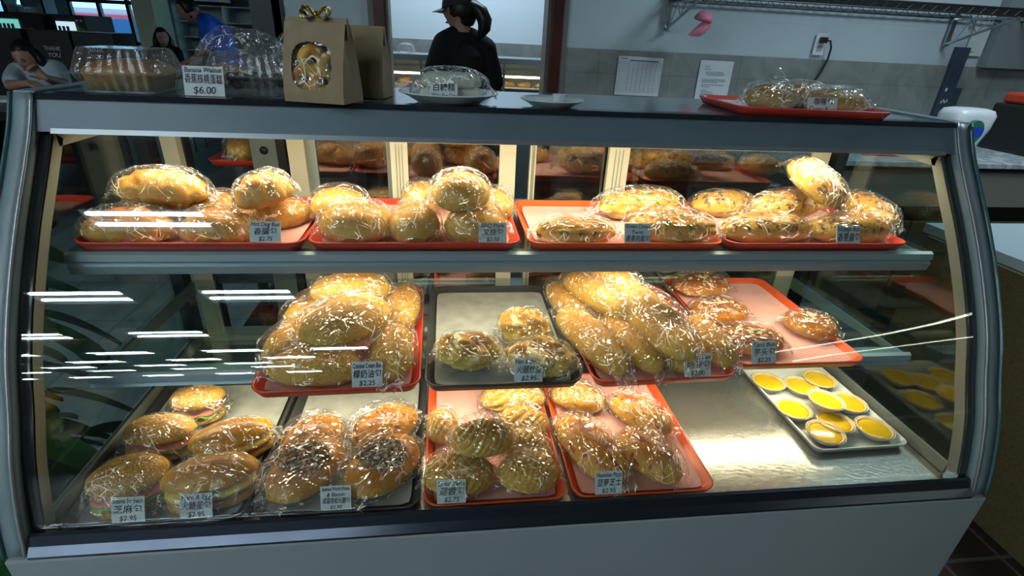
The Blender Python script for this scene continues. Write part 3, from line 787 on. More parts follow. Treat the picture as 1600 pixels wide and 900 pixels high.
bread('crumble', (1.732, 0.417, 1.028, 0.168, -1.583, -0.119), .085, .055, 'brown roll at the back right end of the rightmost upper tray')
bread('crumble', (1.535, 0.362, 1.105, 0.149, -1.097, -0.452), .08, .055, 'golden speckled roll standing tilted on top of the rightmost upper tray')
bread('coconut', (0.481, 0.161, 0.793, 0.181, -0.05, 0.0), .085, .065, 'brown oval coconut bun lying across the front of its tray, left of card')
bread('coconut', (0.617, 0.212, 0.793, 0.184, 1.614, 0.0), .085, .065, 'coconut bun with a centre seam at the front right of its tray')
bread('coconut', (0.623, 0.391, 0.796, 0.202, 1.536, 0.0), .08, .065, 'coconut bun with browned seam at the back right of its tray')
bread('coconut', (0.417, 0.264, 0.791, 0.163, 1.135, 0.0), .08, .06, 'coconut bun at the left edge of its tray, behind the front one')
bread('coconut', (0.42, 0.388, 0.791, 0.161, 1.221, 0.0), .08, .06, 'coconut bun at the back left edge of its tray')
bread('coconut', (0.527, 0.254, 0.841, 0.202, 0.831, 0.0), .125, .07, 'big oval coconut bun on top in the middle of its tray')
bread('coconut', (0.511, 0.404, 0.836, 0.181, 0.167, 0.0), .09, .065, 'coconut bun on top at the back of its tray')
bread('ham', (0.767, 0.196, 0.791, 0.137, -0.11, 0.0), .085, .06, 'ham and cheese bun alone at the left of the dark grey tray')
bread('ham', (0.909, 0.166, 0.791, 0.14, -0.05, 0.0), .095, .06, 'ham and cheese bun at the front right of the dark grey tray, beside the card')
bread('ham', (0.893, 0.288, 0.793, 0.114, -0.087, 0.0), .09, .065, 'ham and cheese bun behind the right front one in the dark grey tray')
bread('cream', (1.028, 0.248, 0.793, 0.276, 1.839, 0.0), .08, .062, 'cream roll at the front left of its lower shelf tray')
bread('cream', (1.186, 0.19, 0.793, 0.149, 1.956, 0.0), .08, .06, 'cream roll behind the card at the front of its lower shelf tray')
bread('cream', (1.117, 0.236, 0.791, 0.237, 1.796, 0.0), .08, .06, 'cream roll wedged low between the front left roll and the card')
bread('cream', (1.165, 0.21, 0.831, 0.221, 1.831, 0.0), .085, .065, 'brown crumbed cream roll lying on top in the middle of its tray')
bread('cream', (1.288, 0.231, 0.791, 0.19, 1.681, 0.0), .085, .06, 'cream roll at the front right corner of its lower shelf tray')
bread('cream', (1.018, 0.425, 0.791, 0.204, 1.713, 0.0), .08, .06, 'cream roll at the back left edge of its lower shelf tray')
bread('cream', (1.075, 0.371, 0.836, 0.232, 2.046, 0.0), .08, .065, 'cream roll on top at the back left of its lower shelf tray')
bread('cream', (1.15, 0.286, 0.851, 0.242, 2.025, 0.0), .08, .06, 'shiny wrapped cream roll on top at the right of its heap')
bread('cream', (1.113, 0.385, 0.861, 0.153, 2.166, 0.0), .085, .06, 'cream roll on top at the very back of its heap')
bread('almond', (1.579, 0.295, 0.783, 0.119, -0.809, 0.0), .095, .045, 'round almond bun alone at the front right of its tray')
bread('almond', (1.397, 0.233, 0.783, 0.144, -0.111, 0.0), .095, .045, 'round almond bun behind the taro card at the front left')
bread('almond', (1.386, 0.368, 0.786, 0.14, -0.1, 0.0), .095, .045, 'golden round almond bun second from the back of its tray')
bread('almond', (1.404, 0.514, 0.786, 0.162, 0.031, 0.0), .095, .045, 'dark brown round almond bun at the back of its tray')
bread('sesame_sandwich', (0.153, 0.073, 0.601, 0.131, 0.262, 0.0), .10, .08, 'sesame sandwich bun with lettuce at the front left of the deck')
bread('plain_sandwich', (0.294, 0.07, 0.601, 0.164, 0.252, 0.0), .09, .075, 'smooth ham and egg sandwich bun at the front of the deck')
bread('sesame_sandwich', (0.147, 0.199, 0.601, 0.138, 0.0, 0.0), .09, .07, 'sesame sandwich bun in the second row at the left of the deck')
bread('plain_sandwich', (0.294, 0.179, 0.601, 0.158, 0.382, 0.0), .08, .065, 'smooth golden sandwich bun in the second row of the deck')
bread('sesame_sandwich', (0.177, 0.302, 0.601, 0.113, 0.107, 0.0), .085, .065, 'sesame sandwich bun at the back of the leftmost deck tray')
bread('floss', (0.452, 0.103, 0.598, 0.174, 1.032, 0.0), .118, .062, 'floss topped bun at the front left of the dark deck tray')
bread('floss', (0.598, 0.104, 0.598, 0.178, 0.989, 0.0), .118, .062, 'floss topped bun at the front right of the dark deck tray')
bread('spotted', (0.445, 0.193, 0.596, 0.143, 0.88, 0.0), .10, .06, 'golden bun at the back left of the floss bun tray')
bread('spotted', (0.589, 0.22, 0.596, 0.157, 0.65, 0.0), .105, .06, 'golden bun at the back right of the floss bun tray')
bread('lotus', (0.744, 0.069, 0.596, 0.135, -0.074, 0.0), .095, .058, 'striped twist bun behind the lotus paste card at the front left')
bread('lotus', (0.881, 0.067, 0.596, 0.127, 0.086, 0.0), .09, .058, 'striped twist bun at the front right corner of its tray')
bread('lotus', (0.887, 0.138, 0.596, 0.099, 0.03, 0.0), .085, .055, 'striped twist bun in the second row, right edge of its tray')
bread('lotus', (0.712, 0.211, 0.596, 0.069, 0.029, 0.0), .085, .055, 'striped twist bun at the left edge of its tray')
bread('lotus', (0.891, 0.213, 0.596, 0.106, -0.066, 0.0), .085, .055, 'striped twist bun in the third row, right edge of its tray')
bread('lotus', (0.88, 0.3, 0.596, 0.146, 0.027, 0.0), .085, .055, 'striped twist bun at the very back of its tray')
bread('lotus', (0.794, 0.118, 0.641, 0.124, 0.088, 0.0), .09, .06, 'striped twist bun stacked on top of the centre of its tray')
bread('cheese', (1.023, 0.127, 0.596, 0.218, 1.936, 0.0), .098, .055, 'long cheese roll lying along the left side of its deck tray')
bread('cheese', (1.139, 0.093, 0.596, 0.157, 2.12, 0.0), .092, .056, 'long cheese roll on top at the front right of its deck tray')
bread('cheese', (1.167, 0.227, 0.596, 0.161, 2.29, 0.0), .08, .055, 'golden cheese roll at the back right of its deck tray')
bread('cheese', (1.034, 0.297, 0.596, 0.13, 2.688, 0.0), .08, .055, 'cheese roll at the back left of its deck tray')

# ------------------------------------------------------------------ price cards standing at the front rims
card((0.399, 0.251, 1.0018), [('Hot Dog Bun', 0.8), ('香腸包', 1.0), ('$2.75', 0.8)], 'hot dog bun price card at the front of the leftmost upper tray', W=0.054, H=0.038, seed=0)
card((0.815, 0.251, 1.0018), [('BBQ Pork', 0.8), ('叉烧包', 1.0), ('$2.50', 0.8)], 'BBQ pork price card at the front right of its tray', W=0.054, H=0.038, seed=1)
card((1.104, 0.251, 1.0018), [('Green Onion', 0.8), ('Twist', 0.8), ('香蔥肉鬆包', 1.0)], 'green onion twist price card in the middle of the upper shelf', W=0.054, H=0.038, seed=2)
card((1.563, 0.251, 1.0018), [('Sausage Bun', 0.8), ('香蔥腸包', 1.0)], 'price card at the front of the rightmost upper tray', W=0.054, H=0.038, seed=3)
card((0.581, 0.110, 0.7748), [('Coconut Cream Bun', 0.8), ('椰奶油包', 1.0), ('$2.25', 0.8)], 'pale blue coconut bun price card at the front of its tray', W=0.054, H=0.046, seed=4)
card((0.878, 0.110, 0.7748), [('Ham & cheese', 0.8), ('火腿炒蛋', 1.0), ('$2.95', 0.8)], 'ham and cheese price card on the dark grey tray', W=0.054, H=0.046, seed=5)
card((1.215, 0.110, 0.7748), [('Cream Bun', 0.8), ('奶油包', 1.0), ('$2.00', 0.8)], 'price card stuck at the front of the cream roll heap', W=0.054, H=0.046, seed=6)
card((1.377, 0.149, 0.7748), [('Taro Bun', 0.8), ('芋头包', 1.0), ('$2.25', 0.8)], 'taro bun price card at the front of the almond bun tray', W=0.054, H=0.046, seed=7)
card((0.178, 0.009, 0.5798), [('Sesame Sandwich', 0.8), ('芝麻包', 1.0), ('$2.95', 0.8)], 'price card at the far front left of the deck', W=0.053, H=0.044, seed=8)
card((0.288, 0.009, 0.5798), [('Ham & Egg', 0.8), ('火腿蛋包', 1.0), ('$2.95', 0.8)], 'ham and egg price card in front of the sandwich buns', W=0.053, H=0.044, seed=9)
card((0.524, 0.009, 0.5798), [('Salted Pork Floss', 0.8), ('& Bacon', 0.8), ('咸蛋肉松火腿包', 1.0), ('$2.95', 0.8)], 'pork floss price card between the two floss buns', W=0.053, H=0.044, seed=10)
card((0.731, 0.009, 0.5798), [('Lotus Paste', 0.8), ('莲蓉包', 1.0), ('$2.75', 0.8)], 'lotus paste price card at the front left of its tray', W=0.053, H=0.044, seed=11)
card((1.031, 0.009, 0.5798), [('Hawaiian Pizza', 0.8), ('菠萝芝士', 1.0), ('$2.95', 0.8)], 'price card in front of the long cheese rolls', W=0.053, H=0.044, seed=12)
card((0.300, 0.365, 1.2375), [('Banana Walnut',.7),('香蕉核桃蛋糕',1.0),('$6.00',1.0)], 'cake price card leaning on the clear boxes on the case top', W=.068, H=.050, lean=.25, seed=30)
card((.725, .372, 1.2455), [('白糖糕',1.0),('White Rice Cake',.8)], 'rice cake price card on the larger white plate', W=.052, H=.028, lean=.3, seed=31)
card((1.505, .372, 1.2440), [('咖喱包',1.0),('Curry Buns',.9)], 'curry bun price card on the red tray on top', W=.066, H=.030, lean=.25, seed=32)


# ------------------------------------------------------------------ egg tarts in foil-white paper cups
cup_m = mat('white_paper_cup', (.62, .58, .48), .6, var=.08, vscale=80)
pastry_m = mat('tart_pastry', (.78, .50, .20), .6, var=.2, vscale=50)
def tart(s, tilt, label, tx=0):
    t = thing('egg_tart', label, 'egg tart', (s[0], s[1], s[2]), (tilt, tx, 0), 'egg tarts on the white tray'); K = 1.22
    def sc_(p): return [(r*K, z*1.05) for r, z in p]
    def flute(r, z, a): return (r*(1+.022*sin(a*28)*(z/.016)), z)
    bm = bmesh.new(); add_lathe(bm, sc_([(.022, 0), (.0235, .0005), (.034, .017), (.0345, .0185), (.0325, .0165), (.022, .0025)]), 84, fn=flute); obj('paper_cup', bm, cup_m, t, True)
    bm = bmesh.new(); add_lathe(bm, sc_([(.021, .0028), (.0315, .0150), (.0318, .0170), (.0300, .0178), (.0282, .0160), (.0275, .0140), (.01, .0130)]), 60, fn=lambda r, z, a: (r*(1+.01*sin(a*22)), z)); obj('pastry_shell', bm, pastry_m, t, True)
    bm = bmesh.new(); add_lathe(bm, sc_([(.0279, .0136), (.0278, .0150), (.024, .0153), (.012, .0158), (.002, .0160)]), 40); obj('custard', bm, egg, t, True)
tart((1.557, 0.343, 0.5665), 0, 'egg tart at the back left corner of the white tray', 0)
tart((1.701, 0.343, 0.5695), 0.0, 'egg tart at the back right of the white tray', 0)
tart((1.635, 0.320, 0.5665), 0, 'egg tart half hidden at the back middle of the white tray', 0)
tart((1.557, 0.231, 0.5665), 0, 'egg tart at the left edge of the white tray', 0)
tart((1.637, 0.235, 0.5865), 0.0, 'egg tart with a bitten looking rim stacked on the others', 0.05)
tart((1.715, 0.247, 0.5665), 0, 'egg tart at the right edge, tucked behind the stacked one', 0.0)
tart((1.629, 0.180, 0.5665), 0, 'egg tart in the middle, partly under the stacked one', 0)
tart((1.580, 0.145, 0.5665), 0, 'egg tart at the front left of the white tray', 0)
tart((1.709, 0.152, 0.5665), 0.0, 'greenish egg tart at the front right of the white tray', 0)


# ------------------------------------------------------------------ things on top of the case
TZ = 1.2375
def rot_box_pts(w, d, r, z):
    out = []
    for (sx, sy, a0) in ((1, 1, 0), (-1, 1, pi/2), (-1, -1, pi), (1, -1, 3*pi/2)):
        for k in range(5):
            a = a0+k*pi/8; out.append((sx*(w/2-r)+cos(a)*r, sy*(d/2-r)+sin(a)*r, z))
    return out
def loft(bm, rings, cap0=True, cap1=True):
    rs = [[bm.verts.new(p) for p in r] for r in rings]; n = len(rs[0])
    for a, b in zip(rs, rs[1:]):
        for k in range(n): bm.faces.new((a[k], a[(k+1) % n], b[(k+1) % n], b[k]))
    if cap0: bm.faces.new(rs[0][::-1])
    if cap1: bm.faces.new(rs[-1])
def clamshell(x, y, z, w, d, rot, label, hb=.032, hl=.040, group='clear plastic cake boxes on top of the case'):
    t = thing('plastic_clamshell', label, 'plastic box', (x, y, z), (0, 0, rot), group)
    def ribs(pts, a):
        return [(p[0]*(1+a*(k % 2)), p[1]*(1+a*(k % 2)), p[2]) for k, p in enumerate(pts)]
    def rp(w_, d_, z_):
        pts = []; r = .012; n = 14
        for (x0, y0, x1, y1) in ((w_/2, -d_/2+r, w_/2, d_/2-r), (w_/2-r, d_/2, -w_/2+r, d_/2), (-w_/2, d_/2-r, -w_/2, -d_/2+r), (-w_/2+r, -d_/2, w_/2-r, -d_/2)):
            for k in range(n+1):
                f_ = k/n; wv = .0016*(1 if k % 2 else -1)
                nx, ny = (y1-y0), -(x1-x0); L = sqrt(nx*nx+ny*ny)
                pts.append((x0+(x1-x0)*f_+nx/L*wv, y0+(y1-y0)*f_+ny/L*wv, z_))
        return pts
    bm = bmesh.new(); loft(bm, [rp(w*.82, d*.78, 0), rp(w*.84, d*.80, .002), rp(w*.95, d*.93, hb), rot_box_pts(w*1.04, d*1.05, .01, hb+.001)][:3]+[], True, False)
    obj('base', bm, clamshell_m, t)
    bm = bmesh.new(); loft(bm, [rp(w*.95, d*.93, hb+.0025), rp(w*.92, d*.90, hb+.010), rp(w*.84, d*.78, hb+hl-.008), rp(w*.78, d*.72, hb+hl)], False, True)
    obj('lid', bm, clamshell_m, t)
    bm = bmesh.new(); loft(bm, [rot_box_pts(w*.96, d*.94, .012, hb), rot_box_pts(w*1.07, d*1.08, .016, hb), rot_box_pts(w*1.08, d*1.09, .016, hb+.002), rot_box_pts(w*.96, d*.94, .012, hb+.0025)], False, False)
    obj('rim', bm, clamshell_m, t)
    return t
cake_side = mat('tan_cake_crumb', (.40, .27, .12), .85, var=.12, vscale=60, bump=.4)
cake_top = crust('brown_cake_top', (.50, .34, .16), (.42, .22, .08), (.26, .10, .03), split=(.3, .8))
dark_cake = mat('dark_chocolate_crumb', (.022, .014, .012), .7, var=.6, vscale=90, bump=.9, bscale=90)
clamshell(.148, .440, TZ, .150, .165, .12, 'clear plastic box with a tan loaf cake, leftmost on the case top')
bm = bmesh.new()
loft(bm, [rot_box_pts(.105, .115, .012, .0025), rot_box_pts(.118, .130, .014, .028), rot_box_pts(.120, .132, .016, .033), rot_box_pts(.112, .122, .02, .042), rot_box_pts(.085, .092, .02, .050), rot_box_pts(.04, .045, .015, .053)])
o = obj('loaf_cake', bm, cake_top, None, True, (.148, .440, TZ), (0, 0, .12)); tag(o, 'tan loaf cake with brown top inside the leftmost clear box', 'cake')
clamshell(.360, .470, TZ, .150, .165, .02, 'clear plastic box holding dark chocolate pieces, next to the paper bag')
bm = bmesh.new(); rnd = random.Random(4)
for _ in range(70):
    p = Vector((rnd.uniform(-.042, .042), rnd.uniform(-.045, .045), rnd.uniform(.012, .030))); q = rnd.uniform(.007, .012)
    bmesh.ops.create_icosphere(bm, subdivisions=2, radius=q, matrix=Matrix.Translation(p) @ Matrix.Diagonal((1, 1, .7, 1)))
for v in bm.verts: v.co += Vector((0, 0, .0)) + .002*noise.noise_vector(v.co*120)
o = obj('chocolate_cake_pieces', bm, dark_cake, None, True, (.360, .470, TZ), None); tag(o, 'dark chocolate cake pieces heaped inside the clear box by the paper bag', 'cake')
clamshell(.255, .600, TZ, .130, .115, .0, 'low clear plastic box with nut pastry at the back between the larger boxes', .024, .030)
o = obj('nut_pastry', dough(.10, .085, .036, 91, 'ham', 4), CR['crumble'], None, True, (.255, .600, TZ+.003)); tag(o, 'nut pastry inside the low clear box at the back', 'pastry')
def clear_bag(x, y, z, L, W, H, rot, label, inner, seed, group='clear bags behind the cake boxes'):
    t = thing('clear_food_bag', label, 'plastic bag', (x, y, z), (0, 0, rot), group)
    bm = bag(L, W, H, seed, 1.0, (1.15, 1.15))
    for v in bm.verts:
        if v.co.z > H*.7: v.co.z += (v.co.z-H*.7)*.9*abs(noise.noise(v.co*22+Vector((seed, 0, 0))))
    obj('bag_film', bm, film, t, True)
    if inner: obj('bagged_pastry', dough(L*.8, W*.8, H*.6, seed, 'ham'), inner, t, True)
    return t
clear_bag(.30, .60, TZ+.056, .15, .09, .050, .1, 'crumpled clear bag on top of the back box, left one', None, 71)
clear_bag(.425, .615, TZ+.0, .14, .10, .10, -.2, 'crumpled clear bag against the paper bag, right one', CR['crumble'], 72)

def paper_bag(x, y, z, w, d, h, rot, label, window=True, seed=0):
    t = thing('paper_bag', label, 'paper bag', (x, y, z), (0, 0, rot), 'brown paper bags on the case top')
    bm = bmesh.new(); nx, nz = 64, 72; V = {}
    def front(u, v):     # u,v in 0..1
        yy = -d/2*(1-max(0, v-.1)**1.4*.92); return Vector((-w/2+w*u, yy+.0015*noise.noise(Vector((u*5, v*5, seed))), h*v))
    for i in range(nx+1):
        for j in range(nz+1): V[i, j] = bm.verts.new(front(i/nx, j/nz))
    for i in range(nx):
        for j in range(nz):
            u, v = (i+.5)/nx, (j+.5)/nz
            if window and ((abs(u-.47)/.335)**3+(abs(v-.46)/.30)**3) < 1: continue
            bm.faces.new((V[i, j], V[i+1, j], V[i+1, j+1], V[i, j+1]))
    g = bmesh.ops.extrude_face_region(bm, geom=list(bm.faces)); bmesh.ops.translate(bm, verts=[q for q in g['geom'] if isinstance(q, bmesh.types.BMVert)], vec=(0, .0006, 0))
    obj('front_panel', bm, kraft, t)
    bm = bmesh.new(); B = {}
    for i in range(7):
        for j in range(nz+1):
            u, v = i/6, j/nz; p = front(u, v); B[i, j] = bm.verts.new((p.x, -p.y, p.z))
    for i in range(6):
        for j in range(nz): bm.faces.new((B[i, j], B[i, j+1], B[i+1, j+1], B[i+1, j]))
    for e, sx in ((0, -1), (1, 1)):
        S = []
        for j in range(nz+1):
            v = j/nz; p = front(e, v); inw = .10*w*max(0, v-.15)/.85
            S.append([bm.verts.new(p), bm.verts.new((p.x-sx*inw, 0, p.z)), bm.verts.new((p.x, -p.y, p.z))])
        for a, b in zip(S, S[1:]):
            for k in range(2): bm.faces.new((a[k], a[k+1], b[k+1], b[k]))
    bm.faces.new([bm.verts.new(q) for q in ((-w/2, -d/2, .0008), (w/2, -d/2, .0008), (w/2, d/2, .0008), (-w/2, d/2, .0008))])
    obj('bag_sides', bm, kraft, t)
    bm = bmesh.new(); add_extrude(bm, [(-.0045, h-.026), (-.0045, h+.004), (-.002, h+.008), (.003, h+.008), (.0045, h+.004), (.0045, h-.015), (-.002, h-.020)], 'x', -w/2*1.01, w/2*1.01)
    obj('folded_top', bm, kraft, t)
    if window:
        bm = bmesh.new(); V = {}
        for i in range(13):
            for j in range(13):
                u = .10+.74*i/12; v = .13+.66*j/12; p = front(u, v); V[i, j] = bm.verts.new(p+Vector((0, .0013+.0012*noise.noise(Vector((u*22, v*8, 1))), 0)))
        for i in range(12):
            for j in range(12): bm.faces.new((V[i, j], V[i+1, j], V[i+1, j+1], V[i, j+1]))
        obj('window_film', bm, film, t, True)
    return t
paper_bag(.508, .365, TZ, .112, .080, .128, -.28, 'brown paper bag with clear window and gold bow, standing in front', True, 1)
paper_bag(.568, .470, TZ, .090, .080, .120, -.15, 'plain brown paper bag behind the one with the bow', False, 2)
for dx, dz, k in ((-.030, .036, 0), (.004, .032, 1), (-.012, .068, 2), (.024, .060, 3)):
    bm = bmesh.new(); add_tube(bm, [(cos(a)*.016, 0, sin(a)*.016) for a in [2*pi*i/20 for i in range(20)]], .0105, 12, True)
    o = obj('ring_cookie', bm, CR['pork'] if k != 3 else cake_top, None, True, (.508+dx, .362-.002*k, TZ+dz), (0.1, .3*k, .2))
    tag(o, 'brown ring cookie seen through the window of the paper bag', 'cookie', 'ring cookies inside the windowed paper bag')
bow = thing('gold_bow', 'shiny gold ribbon bow on the folded top of the paper bag', 'bow', (.508, .366, TZ+.137), (0, 0, -.1))
for sgn in (-1, 1):
    for a in (-.55, .1, .75):
        pts = [Vector((sgn*(.002+.021*sin(pi*t)*cos(a*.5)), .006*sin(a*3)*sin(pi*t)*2, .001+.013*sin(2*pi*t)*.6+.010*t*(1-t)*4*(1 if a > 0 else .3)))*1.0 for t in [i/12 for i in range(13)]]
        bm = bmesh.new(); wv = Vector((0, .009, 0)); R2 = [[bm.verts.new(p-wv), bm.verts.new(p+wv)] for p in pts]
        for p, q in zip(R2, R2[1:]): bm.faces.new((p[0], p[1], q[1], q[0]))
        g = bmesh.ops.extrude_face_region(bm, geom=list(bm.faces)); bmesh.ops.translate(bm, verts=[q for q in g['geom'] if isinstance(q, bmesh.types.BMVert)], vec=(0, 0, .0005))
        obj('ribbon_loop', bm, gold, bow, True)
obj('bow_knot', dough(.010, .012, .009, 5, 'pork', 2), gold, bow, True)

plate_m = mat('white_plate', (.60, .68, .70), .3, coat=.2)
def plate(x, y, r, h, label, flute=0):
    bm = bmesh.new()
    fn = (lambda rr, z, a: (rr*(1+.012*sin(a*flute)*(rr/r)**3), z)) if flute else None
    add_lathe(bm, [(r*.62, 0), (r*.66, .001), (r*.80, h*.55), (r*.98, h), (r, h+.001), (r*.985, h+.003), (r*.80, h*.55+.003), (r*.64, .004), (r*.2, .0035)], 96, fn=fn)
    o = obj('plate', bm, plate_m, None, True, (x, y, TZ)); tag(o, label, 'plate'); return o
plate(.735, .420, .098, .017, 'larger white plate holding the bagged white rice cake')
plate(.940, .405, .064, .012, 'small white paper plate with a little white cup', 48)
rc = thing('rice_cake', 'white rice cake wrapped in clear film on the larger plate', 'rice cake', (.738, .425, TZ+.006), (0, 0, .02))
bm = bmesh.new(); loft(bm, [rot_box_pts(.120, .060, .012, .0), rot_box_pts(.124, .066, .015, .006), rot_box_pts(.122, .064, .015, .015), rot_box_pts(.112, .056, .018, .020)])
obj('lower_slice', bm, mat('white_rice_crumb', (.58, .60, .50), .6, var=.08, vscale=90), rc, True)
bm = bmesh.new(); loft(bm, [rot_box_pts(.105, .058, .018, .021), rot_box_pts(.122, .064, .02, .027), rot_box_pts(.116, .058, .02, .042), rot_box_pts(.085, .04, .018, .048)])
obj('upper_slice', bm, mat('pale_rice_cake', (.50, .53, .44), .6, var=.08, vscale=90), rc, True)
obj('clear_film', bag(.150, .075, .056, 81, 1.0, (1.02, 1.18)), film, rc, True)
o = obj('sample_cup', bmesh.new(), plate_m); bm = bmesh.new(); add_lathe(bm, [(.0105, 0), (.012, .018), (.0125, .0185), (.0115, .018), (.010, .003)], 32, fn=lambda r, z, a: (r*(1+.03*sin(a*16)), z)); bm.to_mesh(o.data); bm.free()
o.location = (.952, .400, TZ+.0045); tag(o, 'tiny white cup standing on the small plate', 'cup')
tray('red tray with bagged curry buns on top of the case', 1.490, .470, TZ, .330, .250, -.06, tray_red, mat('white_tray_paper', (.62, .62, .6), .8), h=.016)
def top_bun(x, y, L, W, H, rot, label, k, tail):
    t = thing('wrapped_curry_bun', label, 'bread', (x, y, TZ+.005), (0, 0, rot), 'bagged buns on the red tray on top')
    obj('crust', dough(L, W, H, 200+k, 'pork'), crust('tan_bun_crust', (.50, .34, .16), (.46, .27, .10), (.34, .17, .06), split=(.2, .9), rough=.6) if k == 0 else bpy.data.materials['tan_bun_crust'], t, True)
    bm = bag(L*1.05, W*1.08, H*1.08, 300+k, 1.0, tail)
    if k == 0:
        for v in bm.verts:
            if v.co.z > H*.8: v.co.z += H*.55*max(0, 1-abs(v.co.x-.01)/.03)*max(0, 1-abs(v.co.y)/.03)
    obj('cellophane_bag', bm, film, t, True)
top_bun(1.425, .445, .105, .09, .050, .1, 'tan bun in a peaked clear bag, left on the red tray on top', 0, (1.08, 1.2))
top_bun(1.565, .420, .120, .09, .048, -.05, 'tan bun behind the card on the red tray on top', 1, (1.1, 1.25))
top_bun(1.535, .505, .120, .08, .052, .0, 'tan bun at the back of the red tray on top', 2, (1.1, 1.1))

# ------------------------------------------------------------------ rack with trays behind the open left rear door
rack = thing('bakery_rack', 'grey metal rack behind the open rear door on the left', 'rack', (.2, .86, -.05))
bm = bmesh.new(); add_box(bm, -.005, .062, -.02, .0, .10, 1.17); obj('door_panel', bm, door_grey, rack)
bm = bmesh.new(); add_lathe(bm, [(.011, 0), (.011, .004), (.007, .008), (.001, .009)], 20)
for v in bm.verts: v.co = Vector((v.co.x+.03, -.02-v.co.z, v.co.y+1.10))
obj('lock_knob', bm, black_mat, rack, True)
bm = bmesh.new(); add_box(bm, .063, .085, -.02, .02, .05, 1.17); add_box(bm, -.20, -.175, -.02, .02, .05, 1.17); add_box(bm, -.20, -.175, .36, .40, .05, 1.17); add_box(bm, .30, .325, .36, .40, .05, 1.17); add_box(bm, .30, .325, -.02, .02, .05, 1.17)
obj('rack_post', bm, black_mat, rack)
for z in (.70, .985, 1.145):
    bm = bmesh.new(); add_box(bm, -.20, .32, .0, .40, z-.012, z); obj('rack_shelf', bm, steel, rack)
for x, z, lb in ((.17, .985, 'red tray on the rack behind the case, left bun'), (.42, .985, 'red tray on the rack seen through the open rear door'), (.30, .70, 'red tray on the low rack shelf behind the case')):
    tray(lb, x-.02, 1.06, z+.0005, .22, .30, 0, tray_red, paper_pink, 'trays on the rack behind the case')
bread('cream', (.135, .98, 1.035, .13, 1.2, 0), .085, .075, 'brown crumbed bun on the rack behind the case, left tray')
bread('scallion', (.42, 1.0, 1.03, .15, .3, 0), .09, .06, 'wrapped bun on the rack tray seen through the open rear door')
bread('hotdog', (.42, 1.12, 1.03, .15, .1, 0), .08, .055, 'wrapped bun at the back of the right rack tray')

# ------------------------------------------------------------------ service wall: papers, shelf, outlet, toy, pole
sheet_m = mat('white_printer_paper', (.60, .64, .68), .8)
def wall_paper(x, z, w, h, label, lines, grid=False, rot=0):
    o = obj('notice_paper', box(-w/2, w/2, -.0008, .0, -h/2, h/2), sheet_m, None, False, (x, 2.4935, z), (0, rot, 0)); tag(o, label, 'notice')
    bm = bmesh.new()
    if grid:
        for i in range(16): add_box(bm, -w/2*.94, w/2*.94, -.0016, -.001, h/2-.03-i*.0105, h/2-.029-i*.0105)
        for x_ in (-.94, -.5, -.3, -.1, .1, .3, .5, .7, .94): add_box(bm, w/2*x_, w/2*x_+.001, -.0016, -.001, h/2-.19, h/2-.029)
        add_box(bm, -w*.44, -w*.30, -.0016, -.001, h/2-.014, h/2-.010); add_box(bm, -w*.25, w*.40, -.0016, -.001, h/2-.024, h/2-.018)
    else:
        rnd = random.Random(3)
        for z_, a, b in lines: 
            x0 = a
            while x0 < b:
                ww = rnd.uniform(.008, .02); add_box(bm, x0*1.0-.0, min(b, x0+ww), -.0016, -.001, z_-.0016, z_+.0016); x0 += ww+.003
    obj('printed_lines', bm, mat('grey_print', (.10, .12, .15), .8), o); return o
wall_paper(1.845, 1.190, .268, .208, 'landscape table sheet taped on the tile wall beside the doorway', [], True, .01)
wall_paper(2.310, 1.160, .205, .265, 'printed notice letter on the tile wall, right of the table sheet', [(.10, -.07, -.04), (.085, -.07, -.03), (.07, -.06, .05), (.062, -.06, .06), (.054, -.05, .05), (.03, -.075, .07), (.022, -.075, .07), (.014, -.075, .02), (0, -.075, .07), (-.010, -.075, -.02), (-.03, -.07, -.03), (-.04, -.07, 0), (-.05, -.07, .01), (-.07, -.07, -.02), (-.08, -.06, .05)])
ot = thing('wall_outlet', 'white wall outlet with a black plug above the tiles', 'outlet', (2.92, 2.494, 1.405))
bm = box(-.035, .035, -.006, 0, -.058, .058, .002); obj('cover_plate', bm, white_plastic, ot)
bm = bmesh.new(); add_box(bm, -.016, .016, -.008, -.006, .010, .038, .002); add_box(bm, -.016, .016, -.008, -.006, -.038, -.010, .002); obj('socket', bm, mat('grey_socket', (.35, .38, .4), .5), ot)
t = tag(obj('power_cord', tube([(2.925, 2.470, 1.428), (2.955, 2.455, 1.425), (2.975, 2.46, 1.39), (2.985, 2.475, 1.33), (2.965, 2.48, 1.25), (2.925, 2.48, 1.17), (2.90, 2.47, 1.08), (2.89, 2.44, .97)], .0055, 8), black_mat, None, True), 'black power cord hanging from the wall outlet', 'cord')
obj('plug', box(2.905, 2.94, 2.455, 2.487, 1.412, 1.444, .004), black_mat, t)
ws = thing('wire_shelf', 'black wire shelf on steel brackets high on the wall', 'shelf', (2.8, 2.49, 1.57))
bm = bmesh.new()
for y in [-.38+.0245*i for i in range(16)]: add_tube(bm, [(-.85, y, .042), (1.35, y, .042)], .0022, 5)
for x in [-.85+.07*i for i in range(32)]: add_tube(bm, [(x, -.39, .038), (x, -.01, .038)], .003, 5)
obj('wire_deck', bm, black_mat, ws)
bm = bmesh.new()
for y in (-.39, -.01):
    add_tube(bm, [(-.85, y, .042), (1.35, y, .042)], .0055, 6); add_tube(bm, [(-.85, y, .008), (1.35, y, .008)], .0045, 6)
    zz = [(-.85+.035*i, y, .042 if i % 2 else .008) for i in range(63)]; add_tube(bm, zz, .0022, 5)
for x in (-.85, 1.35):
    add_tube(bm, [(x, -.39, .042), (x, -.01, .042)], .005, 6); add_tube(bm, [(x, -.39, .008), (x, -.01, .008)], .004, 6)
obj('truss_edge', bm, black_mat, ws)
